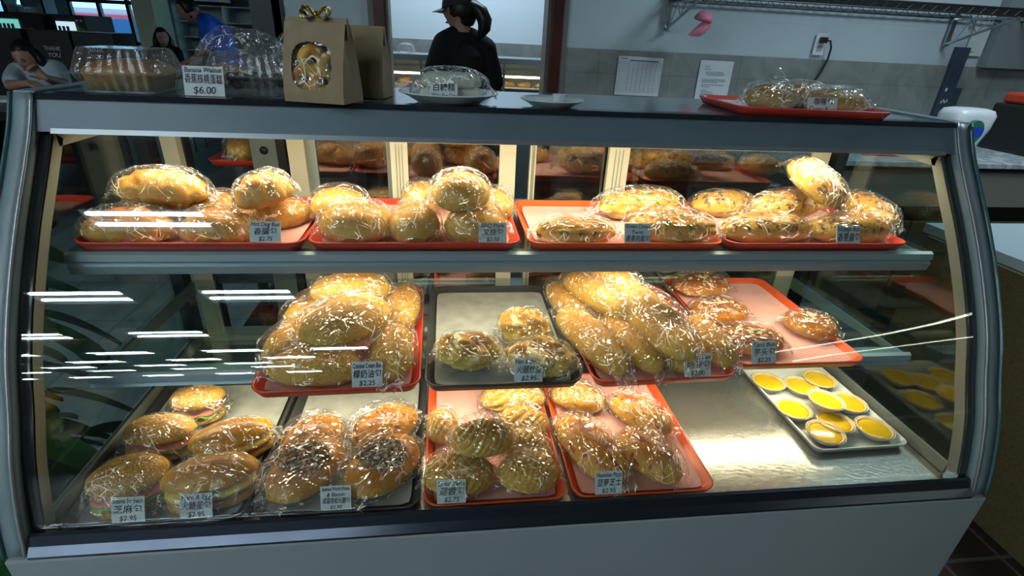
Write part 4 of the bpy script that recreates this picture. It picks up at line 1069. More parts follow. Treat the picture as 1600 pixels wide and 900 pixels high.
for x in (-.84, .925):
    bm = bmesh.new()
    add_box(bm, x-.014, x+.014, -.018, -.002, -.14, .045, .001); add_tube(bm, [(x, -.012, .002), (x, -.40, .002)], .007, 6)
    add_tube(bm, [(x, -.012, -.13), (x, -.39, -.002)], .007, 6)
    for a, b, c_, d_ in ((-.06, -.112, -.12, .0), (-.12, 0, -.18, -.07), (-.18, -.07, -.24, 0), (-.24, 0, -.30, -.03)): add_tube(bm, [(x, a, b), (x, c_, d_)], .003, 5)
    obj('shelf_bracket', bm, steel, ws)
pk = mat('pink_plush', (.75, .25, .36), .7)
toy = thing('hanging_pink_toy', 'pink parasol and little pink bird hanging from the wire shelf', 'toy', (2.085, 2.30, 1.40))
obj('string', tube([(0, 0, .04), (.01, 0, .17)], .0012, 5), white_plastic, toy)
bm = bmesh.new(); add_lathe(bm, [(.046, .0), (.048, .006), (.042, .024), (.028, .040), (.010, .048), (.002, .050), (.001, .046), (.03, .03), (.044, .004)], 32, c=(0, 0, 0))
bmesh.ops.rotate(bm, verts=bm.verts, cent=(0, 0, 0), matrix=Matrix.Rotation(.22, 3, 'Y')); bmesh.ops.translate(bm, verts=bm.verts, vec=(0, 0, .085)); obj('toy_parasol', bm, pk, toy, True)
bm = sph(3)
for v in bm.verts:
    x, y, z = v.co; k = 1-.45*max(0, -x-.1)
    v.co = (x*.045*(1+.25*max(0, -x)), y*.030*k, z*.034*k+x*.022)
obj('bird_body', bm, pk, toy, True, (0.0, 0, .045))
bm = sph(2)
for v in bm.verts: v.co = (v.co.x*.022-.044, v.co.y*.008, v.co.z*.010-.0)
obj('bird_tail', bm, pk, toy, True, (0, 0, .018))
bm = bmesh.new(); bmesh.ops.create_icosphere(bm, subdivisions=2, radius=.004, matrix=Matrix.Translation((.026, -.021, .060))); obj('bird_eye', bm, black_mat, toy, True)
bm = bmesh.new(); bmesh.ops.create_cone(bm, segments=8, radius1=.005, radius2=0, depth=.014, matrix=Matrix.Translation((.050, -.002, .066)) @ Matrix.Rotation(pi/2, 4, 'Y')); obj('bird_beak', bm, pk, toy)
# pole with posted strips in the wall corner
pole = thing('wall_conduit', 'dark blue cable cover running down the wall corner', 'cable cover', (3.86, 2.47, 0))
obj('cover', box(-.045, .040, 0, .046, .93, 1.43, .004), mat('dark_blue_cover', (.035, .055, .085), .5), pole)
bm = bmesh.new(); add_box(bm, -.030, -.018, -.0015, 0, 1.18, 1.20)
for k in range(4): add_box(bm, -.03+.012*k, -.024+.012*k, -.0015, 0, 1.11+.008*(k % 2), 1.125+.008*(k % 2))
obj('white_marks', bm, white_plastic, pole)
tag(obj('posted_sheet', box(3.905, 4.02, 2.510, 2.5165, 1.385, 1.62), mat('pale_sheet', (.55, .62, .62), .7)), 'pale sheet with a green line posted in the wall corner under the shelf', 'sheet')
tag(obj('green_marker_line', box(3.915, 3.955, 2.5085, 2.5099, 1.405, 1.410), mat('green_ink', (.04, .25, .15), .6)), 'short green line on the pale posted sheet', 'line')
tag(obj('blue_label_strip', box(3.92, 3.985, 2.508, 2.5165, 1.02, 1.20), bpy.data.materials['dark_blue_cover']), 'dark blue strip on the tiles right of the cable cover', 'label')
struct('wall_pier', box(4.03, 4.4, 2.46, 2.52, 1.325, 2.92), mat('grey_pier_paint', (.20, .235, .25), .75))

# ------------------------------------------------------------------ prep counter with machine and dispenser at the right
pc = thing('prep_counter', 'prep counter with marble top under the wire shelf', 'counter', (3.2, 2.0, 0))
marble = N('white_grey_marble'); tcn = marble.n('TexCoord')
nzn = marble.n('TexNoise', {'Vector': tcn.outputs['Object'], 'Scale': 4.0, 'Detail': 10.0, 'Distortion': 2.5})
marble = marble.surf(marble.n('BsdfPrincipled', {'Base Color': marble.ramp(nzn.outputs['Fac'], [(.35, (.50, .56, .58)), (.5, (.30, .35, .37)), (.56, (.52, .58, .60))]), 'Roughness': .2}).outputs[0])
obj('worktop', box(-1.4, 2.0, -.50, .487, .905, .930, .003), marble, pc)
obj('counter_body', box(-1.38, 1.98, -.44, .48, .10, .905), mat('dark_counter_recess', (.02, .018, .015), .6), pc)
obj('front_panel', box(-1.38, 1.98, -.485, -.44, .715, .882, .003), mat('beige_grey_panel', (.22, .22, .19), .6), pc)
bm = bmesh.new(); add_box(bm, -1.38, -.2, -.47, -.44, .15, .635, .003); add_box(bm, -.19, .9, -.47, -.44, .15, .635, .003); add_box(bm, .91, 1.98, -.47, -.44, .15, .635, .003)
obj('lower_door', bm, mat('brown_cupboard_panel', (.09, .07, .035), .6, var=.2, vscale=20), pc)
dp = thing('towel_dispenser', 'white plastic dispenser with a blue and green oval label', 'dispenser', (3.39, 1.84, .93))
bm = bmesh.new(); loft(bm, [rot_box_pts(.11, .11, .03, 0), rot_box_pts(.16, .13, .04, .03), rot_box_pts(.225, .16, .05, .12), rot_box_pts(.235, .165, .05, .18), rot_box_pts(.21, .15, .05, .205), rot_box_pts(.15, .10, .04, .213)])
obj('dispenser_shell', bm, white_plastic, dp, True)
for nm, m, zs_ in (('green_oval', mat('green_label', (.02, .16, .07), .5), [(-1, 1)]), ('blue_band', mat('blue_label', (.01, .05, .50), .5), [(-.28, .48)])):
    bm = bmesh.new(); pts = [(cos(a)*.052, sin(a)*.062) for a in [2*pi*i/40 for i in range(40)]]
    lo, hi = zs_[0]; pts = [(x, min(max(z, lo*.062), hi*.062)) for x, z in pts]
    yy = -.002 if nm == 'green_oval' else -.0035
    V = [bm.verts.new((x, -.079+yy-.014*(-(z/.1))*0+.16*0, z+.11)) for x, z in pts]; bm.faces.new(V)
    g = bmesh.ops.extrude_face_region(bm, geom=list(bm.faces)); bmesh.ops.translate(bm, verts=[q for q in g['geom'] if isinstance(q, bmesh.types.BMVert)], vec=(0, .02, 0))
    o = obj(nm, bm, m, dp); o.rotation_euler = (.10, 0, 0)
    o.location = (-.03, -.010, .0)
mc = thing('kitchen_machine', 'black machine with a red top at the right end of the prep counter', 'machine', (3.99, 1.84, .93))
obj('machine_body', box(-.32, .45, -.16, .14, 0, .235, .012), black_mat, mc)
obj('machine_top', box(-.30, .45, -.13, .12, .235, .29, .014), mat('red_machine_top', (.50, .05, .02), .4), mc)
bm = bmesh.new(); add_tube(bm, [(-.14, -.136, .262), (-.14, -.129, .262)], .02, 20); obj('badge', bm, alu, mc)
tag(obj('red_counter_tray', box(2.72, 3.05, 1.62, 1.75, .9305, .945, .006), tray_red), 'low red tray lying on the marble counter behind the case', 'tray')
# near service counter at the right
nc = thing('service_counter', 'brown sided counter with a pale top right of the display case', 'counter', (2.9, .2, 0))
obj('worktop', box(-.44, .9, -1.6, .745, .788, .822, .003), mat('pale_blue_worktop', (.42, .52, .58), .3), nc)
obj('side_panel', box(-.46+.0, .88, -1.55, .70, .0, .788), mat('brown_textured_panel', (.115, .085, .035), .75, var=.25, vscale=160, bump=.3, bscale=300), nc)

# ------------------------------------------------------------------ display case in the kitchen, seen through the doorway
kc = thing('kitchen_display_case', 'lit glass display case in the kitchen seen through the doorway', 'display case', (.95, 3.72, 0))
obj('case_base', box(-.75, .75, 0, .55, 0, .80), cabinet_white, kc)
bm = bmesh.new()
add_box(bm, -.75, .75, 0, .55, 1.175, 1.215); add_box(bm, -.72, .72, -.004, .006, 1.135, 1.15)
for x in (-.75, -.42, -.30, .22, .735): add_box(bm, x, x+.02, 0, .02, .8, 1.18)
obj('case_frame', bm, alu, kc)
obj('case_glass', box(-.73, .73, .004, .008, .8, 1.17), clear_glass, kc)
bm = bmesh.new(); add_box(bm, -.73, .73, .02, .53, .99, .998); add_box(bm, -.73, .73, .53, .55, .8, 1.17); obj('shelf_and_back', bm, mat('cream_interior', (.62, .62, .5), .6), kc)
obj('light_tube', box(-.70, .70, .03, .05, 1.075, 1.09), emit('warm_case_tube', (1.0, .92, .7), 7.0), kc)
for i, x in enumerate((.28, .42, .56, -.55, -.12)):
    bread('hotdog', (.95+x, 3.92, 1.02, .12, .2*i, 0), .08, .045, ['bun on the lit kitchen case shelf, right of the woman, nearest her', 'bun on the lit kitchen case shelf, middle of the right three', 'bun on the lit kitchen case shelf, at the right end', 'bun on the lit kitchen case shelf, far left', 'bun on the lit kitchen case shelf, behind the woman'][i])
o = obj('covered_dish', bmesh.new(), clamshell_m); bm = bmesh.new(); add_lathe(bm, [(.07, 0), (.075, .01), (.06, .06), (.02, .075)], 24); bm.to_mesh(o.data); bm.free(); o.location = (.42, 3.9, 1.2155)
tag(o, 'clear covered dish on top of the kitchen display case', 'dish')

# ------------------------------------------------------------------ people
def basis(fwd, up=(0, 0, 1)):
    f = Vector(fwd).normalized(); r = f.cross(Vector(up)).normalized(); u = r.cross(f).normalized()
    return Matrix((r, f, u)).transposed()
def head_geo(bm, c, B, s=1.0):
    t = sph(4); c = Vector(c)
    for v in t.verts:
        x, y, z = v.co
        jaw = 1-.38*max(0, -z)**1.3*(1 if y > -.2 else .4)
        X = x*.074*jaw; Y = y*.094*(1-.12*max(0, -z)); Z = z*.115
        if y > 0:
            Y += .020*math.exp(-((x/.16)**2+((z+.10)/.22)**2))          # nose
            Y += .006*math.exp(-((x/.30)**2+((z+.47)/.08)**2))          # lips
            Y += .010*math.exp(-((x/.35)**2+((z+.85)/.20)**2))          # chin
            for e in (-.38, .38): Y -= .010*math.exp(-(((x-e)/.2)**2+((z-.08)/.13)**2))
        v.co = c+B @ (Vector((X, Y, Z))*s)
    me = bpy.data.meshes.new('h'); t.to_mesh(me); t.free(); bm.from_mesh(me); bpy.data.meshes.remove(me)
    for e in (-1, 1):
        t = sph(2)
        for v in t.verts: v.co = c+B @ (Vector((e*.074+v.co.x*.010, -.008+v.co.y*.018, -.004+v.co.z*.030))*s)
        me = bpy.data.meshes.new('h'); t.to_mesh(me); t.free(); bm.from_mesh(me); bpy.data.meshes.remove(me)
def add_capsule(bm, a, b, ra, rb, n=14):
    """closed tapered limb segment with round ends"""
    a, b = Vector(a), Vector(b); d = b-a; L = max(d.length, 1e-5); q = d.normalized().to_track_quat('Z', 'Y').to_matrix()
    prof = [(sin(t)*ra, -cos(t)*ra) for t in (.35, .8, 1.2)] + [(ra, 0), (rb, L)] + [(cos(t)*rb, L+sin(t)*rb) for t in (.37, .77, 1.22)]
    rs = [[bm.verts.new(a+q @ Vector((r*cos(2*pi*k/n), r*sin(2*pi*k/n), z))) for k in range(n)] for r, z in prof]
    for p, s_ in zip(rs, rs[1:]):
        for k in range(n): bm.faces.new((p[k], p[(k+1) % n], s_[(k+1) % n], s_[k]))
    bm.faces.new(rs[0][::-1]); bm.faces.new(rs[-1])
def fused(name, caps, m, parent, voxel):
    bm = bmesh.new()
    for a, b, ra, rb in caps: add_capsule(bm, a, b, ra, rb, 18)
    o = obj(name, bm, m, parent, True)
    md = o.modifiers.new('fuse', 'REMESH'); md.mode = 'VOXEL'; md.voxel_size = voxel
    me2 = bpy.data.meshes.new_from_object(o.evaluated_get(bpy.context.evaluated_depsgraph_get())); o.modifiers.clear()
    bm = bmesh.new(); bm.from_mesh(me2); bpy.data.meshes.remove(me2)
    for _ in range(5): bmesh.ops.smooth_vert(bm, verts=bm.verts, factor=.5, use_axis_x=True, use_axis_y=True, use_axis_z=True)
    for v in bm.verts:
        w_ = noise.noise_vector(v.co*11)*.004; v.co += w_
    bm.to_mesh(o.data); bm.free()
    for p in o.data.polygons: p.use_smooth = True
    return o
def hand_nodes(V, E, Rr, wi, wrist, fwd, nrm, side, curl, s=1.0):
    """palm and five unequal bent fingers, hanging off vertex wi"""
    f = Vector(fwd).normalized(); n = Vector(nrm); n = (n-f*n.dot(f)).normalized(); sd = f.cross(n)*side; w = Vector(wrist)
    V.append(w+f*.045*s); Rr.append(.026*s); E.append((wi, len(V)-1)); pi_ = len(V)-1
    for k, (o_, ln) in enumerate(((-.027, .068), (-.009, .078), (.009, .073), (.027, .058))):
        b = w+f*.078*s+sd*o_*s; V.append(b); Rr.append(.0105*s); E.append((pi_, len(V)-1)); a = 0; p = b
        for q in (.42, .33, .25):
            a += curl; p = p+(f*cos(a)+n*sin(a))*ln*q*s; V.append(p); Rr.append(.0085*s); E.append((len(V)-2, len(V)-1))
    b = w+f*.022*s-sd*.030*s+n*.006*s; V.append(b); Rr.append(.013*s); E.append((pi_, len(V)-1)); p = b
    for q in (.030, .026): p = p+(f*.75-sd*.45+n*(.25+curl*.5)).normalized()*q*s; V.append(p); Rr.append(.0095*s); E.append((len(V)-2, len(V)-1))
def person(label, J, fwd, look, s=1.0, shirt=None, trousers=None, hair='short', cap=None, cat='person', curl=(.3, .3), sleeve=.75, hair_col=None):
    tail_ = J.pop('tail', []); J = {k: Vector(v) for k, v in J.items()}
    base = Vector((J['pelvis'].x, J['pelvis'].y, 0)); t = thing('person', label, cat, base)
    L = {k: v-base for k, v in J.items()}
    V, E, Rr = [], [], []
    def add(p, r, par=None):
        V.append(p); Rr.append(r)
        if par is not None: E.append((par, len(V)-1))
        return len(V)-1
    pel = add(L['pelvis'], .12*s); bel = add(L['pelvis'].lerp(L['chest'], .5), .112*s, pel); ch = add(L['chest'], .125*s, bel)
    nb = add(L['neck'], .060*s, ch); nk = add(L['neck'].lerp(L['head'], .5), .050*s, nb); hd = add(L['head'].lerp(L['neck'], .15), .06*s, nk)
    for e in 'lr':
        sh = add(L['sho_'+e], .052*s, nb); mid = add(L['sho_'+e].lerp(L['elb_'+e], .5), .044*s, sh); el = add(L['elb_'+e], .037*s, mid)
        m2 = add(L['elb_'+e].lerp(L['wri_'+e], .45), .035*s, el); wr = add(L['wri_'+e], .024*s, m2)
        d = L['wri_'+e]-L['elb_'+e]; hn = L.get('hn_'+e)
        hand_nodes(V, E, Rr, wr, L['wri_'+e], J.get('hf_'+e, d), J.get('hp_'+e, Vector((0, .3, -1))), 1 if e == 'l' else -1, curl[0 if e == 'l' else 1], s)
        hp = add(L['hip_'+e], .085*s, pel); m3 = add(L['hip_'+e].lerp(L['kne_'+e], .5), .070*s, hp); kn = add(L['kne_'+e], .052*s, m3)
        m4 = add(L['kne_'+e].lerp(L['ank_'+e], .35), .052*s, kn); an = add(L['ank_'+e], .034*s, m4); add(L['ank_'+e]+Vector(fwd).normalized()*.15*s-Vector((0, 0, .045*s)), .028*s, an)
    bm = bmesh.new()
    for i_, j_ in E: add_capsule(bm, V[i_], V[j_], Rr[i_], Rr[j_])
    for e in 'lr': add_capsule(bm, L['chest'].lerp(L['sho_'+e], .35), L['hip_'+e].lerp(L['pelvis'], .3), .085*s, .085*s)
    B = basis(look); head_geo(bm, L['head'], B, s)
    bo = obj('body', bm, skin_m, t, True)
    m = bo.modifiers.new('fuse', 'REMESH'); m.mode = 'VOXEL'; m.voxel_size = .0046*s; m.use_smooth_shade = True
    me2 = bpy.data.meshes.new_from_object(bo.evaluated_get(bpy.context.evaluated_depsgraph_get())); bo.modifiers.clear()
    bm = bmesh.new(); bm.from_mesh(me2); bpy.data.meshes.remove(me2); seen = set(); isl = []
    for v0 in bm.verts:
        if v0 in seen: continue
        st = [v0]; seen.add(v0); comp = []
        while st:
            v = st.pop(); comp.append(v)
            for e_ in v.link_edges:
                w_ = e_.other_vert(v)
                if w_ not in seen: seen.add(w_); st.append(w_)
        isl.append(comp)
    isl.sort(key=len)
    for comp in isl[:-1]: bmesh.ops.delete(bm, geom=comp, context='VERTS')
    for _ in range(4): bmesh.ops.smooth_vert(bm, verts=bm.verts, factor=.5, use_axis_x=True, use_axis_y=True, use_axis_z=True)
    bm.to_mesh(bo.data); bm.free()
    for p in bo.data.polygons: p.use_smooth = True
    if shirt:
        q = 13*.001; C_ = [(L['pelvis'].lerp(L['chest'], .12), L['pelvis'].lerp(L['chest'], .5), .12*s+q, .112*s+q), (L['pelvis'].lerp(L['chest'], .5), L['chest'], .112*s+q, .125*s+q),
                           (L['chest'], L['chest'].lerp(L['neck'], .78), .125*s+q, .066*s+q)]
        for e in 'lr':
            C_.append((L['chest'].lerp(L['sho_'+e], .35), (L['hip_'+e].lerp(L['pelvis'], .3)).lerp(L['chest'], .12), .085*s+q, .085*s+q))
            C_.append((L['neck'].lerp(L['sho_'+e], .34), L['sho_'+e], .054*s+q, .052*s+q+.002)); C_.append((L['chest'], L['sho_'+e], .09*s, .05*s+q))
            C_.append((L['sho_'+e], L['sho_'+e].lerp(L['elb_'+e], sleeve), .054*s+q, .044*s+q+.006))
        fused('t_shirt', C_, shirt, t, .008)
    if trousers:
        q = .013; C_ = []
        for e in 'lr':
            m3 = L['hip_'+e].lerp(L['kne_'+e], .5)
            C_ += [(L['pelvis'], L['hip_'+e], .12*s+q, .085*s+q), (L['hip_'+e], m3, .085*s+q, .070*s+q), (m3, L['kne_'+e], .070*s+q, .055*s+q), (L['kne_'+e], L['ank_'+e]+Vector((0, 0, .03)), .055*s+q, .042*s+q)]
        fused('trousers', C_, trousers, t, .009)
        for e in 'lr':
            f = Vector(fwd).normalized(); bm = sph(3)
            Bf = basis(fwd)
            for v in bm.verts: v.co = L['ank_'+e]+f*.06*s-Vector((0, 0, .035*s))+Bf @ Vector((v.co.x*.048*s, v.co.y*.135*s, max(-.035, v.co.z*.05)*s))
            obj('shoe', bm, black_mat, t, True)
    hm = hair_m
    if hair:
        bm = sph(4)
        for v in bm.verts:
            x, y, z = v.co; X, Y, Z = x*.085, y*.100-.014, z*.124+.006
            if y > .28 and z < .52: X *= .72; Y = .04; Z *= .8
            if z < -.35: X *= .75; Z = max(Z, -.085)
            v.co = L['head']+B @ (Vector((X, Y, Z))*s)+noise.noise_vector(v.co*7)*.004
        if hair == 'long':
            for e in (-1, 1):
                add_tube(bm, [L['head']+B @ (Vector(p)*s) for p in ((e*.055, -.03, .05), (e*.082, -.02, -.04), (e*.095, -.02, -.14), (e*.10, .0, -.25), (e*.095, .02, -.34))], [.03*s, .038*s, .040*s, .036*s, .012*s], 12)
        obj('hair', bm, hm, t, True)
        if hair == 'ponytail':
            bm = bmesh.new(); H = L['head']
            pts = [Vector(p) for p in tail_]; pts = [p-base for p in pts]
            add_tube(bm, pts, [.018, .036, .046, .046, .038, .022, .006], 14)
            for v in bm.verts: v.co += noise.noise_vector(v.co*18)*.010
            obj('ponytail', bm, hm, t, True)
    if cap:
        bm = sph(4)
        for v in bm.verts:
            x, y, z = v.co; v.co = L['head']+B @ (Vector((x*.092, y*.108-.004, max(z, .12)*.135+.002))*s)
        obj('cap_crown', bm, cap, t, True)
        bm = bmesh.new(); V_ = {}
        for i in range(13):
            for j in range(6):
                a = -1.15+2.3*i/12; r_ = .095+.075*(j/5)*cos(a*.85)
                V_[i, j] = bm.verts.new(L['head']+B @ (Vector((sin(a)*r_*.86, cos(a)*r_+.0, .024-.018*(j/5)-.016*abs(sin(a))))*s))
        for i in range(12):
            for j in range(5): bm.faces.new((V_[i, j], V_[i+1, j], V_[i+1, j+1], V_[i, j+1]))
        g = bmesh.ops.extrude_face_region(bm, geom=list(bm.faces)); bmesh.ops.translate(bm, verts=[q for q in g['geom'] if isinstance(q, bmesh.types.BMVert)], vec=(0, 0, .003))
        obj('cap_bill', bm, cap, t, True)
    for e in (-1, 1):
        bm = bmesh.new(); bmesh.ops.create_icosphere(bm, subdivisions=2, radius=1, matrix=Matrix.Translation(L['head']+B @ (Vector((e*.028, .080, .010))*s)) @ B.to_4x4() @ Matrix.Diagonal((.012*s, .006*s, .0045*s, 1))); obj('eye', bm, black_mat, t, True)
        bm = bmesh.new(); bmesh.ops.create_icosphere(bm, subdivisions=2, radius=1, matrix=Matrix.Translation(L['head']+B @ (Vector((e*.029, .083, .028))*s)) @ B.to_4x4() @ Matrix.Diagonal((.017*s, .005*s, .003*s, 1))); obj('eyebrow', bm, hm, t, True)
    bm = bmesh.new(); bmesh.ops.create_icosphere(bm, subdivisions=2, radius=1, matrix=Matrix.Translation(L['head']+B @ (Vector((0, .088, -.055))*s)) @ B.to_4x4() @ Matrix.Diagonal((.020*s, .006*s, .006*s, 1))); obj('mouth', bm, mat('lips', (.35, .10, .08), .5), t, True)
    return t

# woman in the kitchen doorway, seen from behind
Y = 3.0
person('woman in black T-shirt and black cap with ponytail, back turned, in the doorway', dict(
    head=(.815, 3.02, 1.497), neck=(.835, 3.0, 1.365), chest=(.855, 3.0, 1.19), pelvis=(.86, 3.0, .88),
    sho_l=(.715, 3.0, 1.305), elb_l=(.63, 2.93, 1.08), wri_l=(.545, 2.76, 1.070), sho_r=(.985, 3.0, 1.285), elb_r=(1.045, 2.98, 1.06), wri_r=(1.05, 3.10, .86),
    hip_l=(.77, 3.0, .84), kne_l=(.77, 3.02, .46), ank_l=(.77, 3.0, .08), hip_r=(.95, 3.0, .84), kne_r=(.95, 3.02, .46), ank_r=(.96, 3.0, .08),
    hf_l=Vector((-.9, -.5, .05)), tail=[(.865, 2.965, 1.50), (.905, 2.93, 1.520), (.945, 2.915, 1.490), (.965, 2.91, 1.445), (.965, 2.905, 1.405), (.950, 2.91, 1.37), (.930, 2.92, 1.345)]),
    (-.1, 1, 0), (-.84, .52, -.10), 1.07, shirt_black, mat('dark_trousers', (.02, .02, .022), .8), 'ponytail', mat('black_cap_cloth', (.008, .010, .014), .7), sleeve=.85)
# man in blue, bending over, in the store
blue = mat('royal_blue_cotton', (.005, .10, .62), .8)
person('man in a royal blue T-shirt looking down, in front of the white shelves', dict(
    head=(-1.80, 5.5, 1.470), neck=(-1.68, 5.5, 1.405), chest=(-1.56, 5.52, 1.25), pelvis=(-1.50, 5.55, .92),
    sho_l=(-1.63, 5.68, 1.35), elb_l=(-1.70, 5.70, 1.10), wri_l=(-1.88, 5.62, 1.00), sho_r=(-1.59, 5.34, 1.345), elb_r=(-1.62, 5.30, 1.10), wri_r=(-1.85, 5.36, 1.00),
    hip_l=(-1.50, 5.65, .88), kne_l=(-1.52, 5.66, .48), ank_l=(-1.50, 5.66, .08), hip_r=(-1.50, 5.45, .88), kne_r=(-1.52, 5.44, .48), ank_r=(-1.50, 5.44, .08)),
    (-1, 0, 0), (-.86, -.18, -.48), .95, blue, jeans, 'short', sleeve=.7)
# child whose face shows behind the cake boxes
person('dark haired child in black sitting low beside the column', dict(
    head=(-2.32, 6.0, 1.195), neck=(-2.33, 6.03, 1.10), chest=(-2.34, 6.05, .97), pelvis=(-2.34, 6.08, .74),
    sho_l=(-2.22, 6.04, 1.05), elb_l=(-2.18, 5.98, .88), wri_l=(-2.24, 5.85, .80), sho_r=(-2.46, 6.04, 1.05), elb_r=(-2.50, 5.98, .88), wri_r=(-2.44, 5.85, .80),
    hip_l=(-2.27, 6.06, .72), kne_l=(-2.27, 5.76, .70), ank_l=(-2.27, 5.72, .36), hip_r=(-2.41, 6.06, .72), kne_r=(-2.41, 5.76, .70), ank_r=(-2.41, 5.72, .36)),
    (0, -1, 0), (.45, -.85, -.15), .80, shirt_black, jeans, 'long', sleeve=.9)
tag(obj('bar_stool', box(-2.55, -2.13, 5.85, 6.25, .60, .64, .01), black_mat), 'black stool the dark haired child sits on', 'stool')
bm = bmesh.new()
for x in (-2.5, -2.18):
    for y in (5.9, 6.2): add_tube(bm, [(x, y, 0), (x, y, .6)], .012, 8)
obj('stool_leg', bm, black_mat, bpy.data.objects['bar_stool'])
# girl eating at the table
gw = mat('pale_blue_cotton', (.42, .52, .60), .8)
person('girl with long dark hair in a pale T-shirt eating at the table', dict(
    head=(-2.133, 3.6, 1.09), neck=(-2.151, 3.66, 1.03), chest=(-2.177, 3.7, 0.951), pelvis=(-2.256, 3.75, 0.757),
    sho_l=(-2.007, 3.66, 1.019), elb_l=(-1.888, 3.5, 0.935), wri_l=(-1.872, 3.32, 0.988), sho_r=(-2.247, 3.64, 0.994), elb_r=(-2.194, 3.45, 0.92), wri_r=(-2.001, 3.3, 0.95),
    hip_l=(-2.171, 3.72, 0.75), kne_l=(-1.963, 3.35, 0.688), ank_l=(-2.045, 3.3, 0.233), hip_r=(-2.309, 3.72, 0.745), kne_r=(-2.107, 3.35, 0.683), ank_r=(-2.169, 3.3, 0.231),
    hf_l=Vector((-.55, -.2, .75)), hp_l=Vector((.3, -1, .2)), hf_r=Vector((.8, -.3, .1))),
    (0, -1, 0), (-.05, -.92, -.42), .88, gw, jeans, 'long', curl=(.75, .5), sleeve=.7)
tz = .862
dt = thing('dining_table', 'dark high table the girl eats at', 'table', (-2.15, 3.15, 0))
obj('table_top', box(-.75, .42, -.30, .26, tz-.03, tz, .006), mat('dark_table_top', (.03, .025, .022), .4), dt)
obj('table_post', tube([(-.15, 0, .02), (-.15, 0, tz-.03)], .035, 12), black_mat, dt)
bm = bmesh.new(); add_lathe(bm, [(.24, 0), (.24, .015), (.04, .03)], 28, c=(-.15, 0, 0)); obj('table_foot', bm, black_mat, dt)
tag(obj('paper_food_tray', box(-2.16, -1.86, 3.02, 3.22, tz+.001, tz+.022, .006), sheet_m), 'white paper food tray on the table in front of the girl', 'food tray')
tag(obj('white_paper_sheet', box(-2.48, -2.22, 2.98, 3.2, tz+.001, tz+.004), sheet_m), 'white paper sheet on the table left of the food tray', 'paper')
def chair(x, y, rot, label):
    t = thing('dining_chair', label, 'chair', (x, y, 0), (0, 0, rot), 'black metal chairs in the seating area')
    obj('seat', box(-.21, .21, -.21, .21, .44, .47, .012), black_mat, t)
    for sx in (-1, 1):
        for sy in (-1, 1): obj('leg', tube([(sx*.18, sy*.18, .45), (sx*.21, sy*.22, 0)], .011, 8), black_mat, t, True)
    bm = bmesh.new(); add_tube(bm, [(-.19, .20, .45), (-.20, .25, .70), (-.18, .28, .92), (.18, .28, .92), (.20, .25, .70), (.19, .20, .45)], .012, 8)
    for z in (.58, .68, .78): add_tube(bm, [(-.19, .23+(z-.5)*.15, z), (.19, .23+(z-.5)*.15, z)], .008, 6)
    obj('backrest', bm, black_mat, t, True)
chair(-1.62, 1.75, 2.4, 'black metal chair left of the display case, nearest to it')
chair(-2.55, 2.2, 1.2, 'black metal chair by the left edge of the picture')
# second diner, only an arm and a knee reach into the picture
person('seated person at the left edge with bare forearm and blue jeans', dict(
    head=(-2.95, 3.05, 1.36), neck=(-2.93, 3.03, 1.23), chest=(-2.92, 3.02, 1.05), pelvis=(-2.92, 3.02, .66),
    sho_l=(-2.80, 3.20, 1.17), elb_l=(-2.52, 3.36, 1.02), wri_l=(-2.36, 3.20, .915), sho_r=(-2.84, 2.82, 1.17), elb_r=(-2.62, 2.72, 1.0), wri_r=(-2.42, 2.86, .915),
    hip_l=(-2.86, 3.12, .64), kne_l=(-2.42, 3.16, .70), ank_l=(-2.38, 3.12, .10), hip_r=(-2.86, 2.90, .64), kne_r=(-2.40, 2.80, .68), ank_r=(-2.36, 2.80, .10)),
    (1, 0, 0), (1, .1, -.15), .95, gw, jeans, 'short', sleeve=.8)
tag(obj('dining_bench', box(-3.15, -2.70, 2.7, 3.35, 0, .56, .01), black_mat), 'dark block seat under the person at the left edge', 'bench')
tag(obj('girl_bench', box(-2.75, -1.65, 3.62, 4.1, 0, .60, .01), black_mat), 'dark bench the girl sits on', 'bench')

# ------------------------------------------------------------------ store fittings at the left
def bin_unit(x, label):
    t = thing('waste_bin_cabinet', label, 'bin', (x, 5.0, 0))
    obj('bin_body', box(-.17, .17, 0, .4, 0, 1.235, .006), black_mat, t)
    obj('bin_flap', box(-.12, .12, -.006, 0, .80, .98, .003), mat('bin_flap_grey', (.03, .03, .033), .4), t)
    o = lettering([('THANK', 1), ('YOU', 1)], t, .15, .11, white_plastic, 3, -.002); o.location = (0, 0, 1.06)
bin_unit(-2.83, 'left black waste bin cabinet marked THANK YOU')
bin_unit(-2.47, 'right black waste bin cabinet marked THANK YOU')
tag(obj('black_partition', box(-3.60, -3.02, 4.95, 5.1, 0, 1.24), black_mat), 'black low partition behind the girl, left of the bins', 'partition')
def cooler(x0, x1, xs, label, glow):
    t = thing('drinks_cooler', label, 'cooler', (x0, 7.0, 0))
    w = x1-x0
    obj('cooler_body', box(0, w, 0, .6, 0, 1.375, .006), black_mat, t)
    d = obj('cooler_door', box(.03, xs-x0, -.02, 0, .3, 1.30), emit('lit_cooler_'+('a' if glow[0] < .4 else 'b'), glow, 1.0), t)
    bm = bmesh.new(); rnd = random.Random(9)
    for z in (1.18, 1.06, .93, .80):
        n = int((xs-x0-.06)/.045)
        for i in range(n): add_box(bm, .045+i*.045, .045+i*.045+.03, -.024, -.02, z, z+.07)
        add_box(bm, .03, xs-x0, -.025, -.02, z-.012, z-.004)
    obj('drink_cans', bm, mat('dark_cans', (.06, .10, .10), .4), d)
    return t
c1 = cooler(-4.62, -4.10, -4.36, 'black drinks cooler with round red white and blue emblem, far left', (.16, .55, .50))
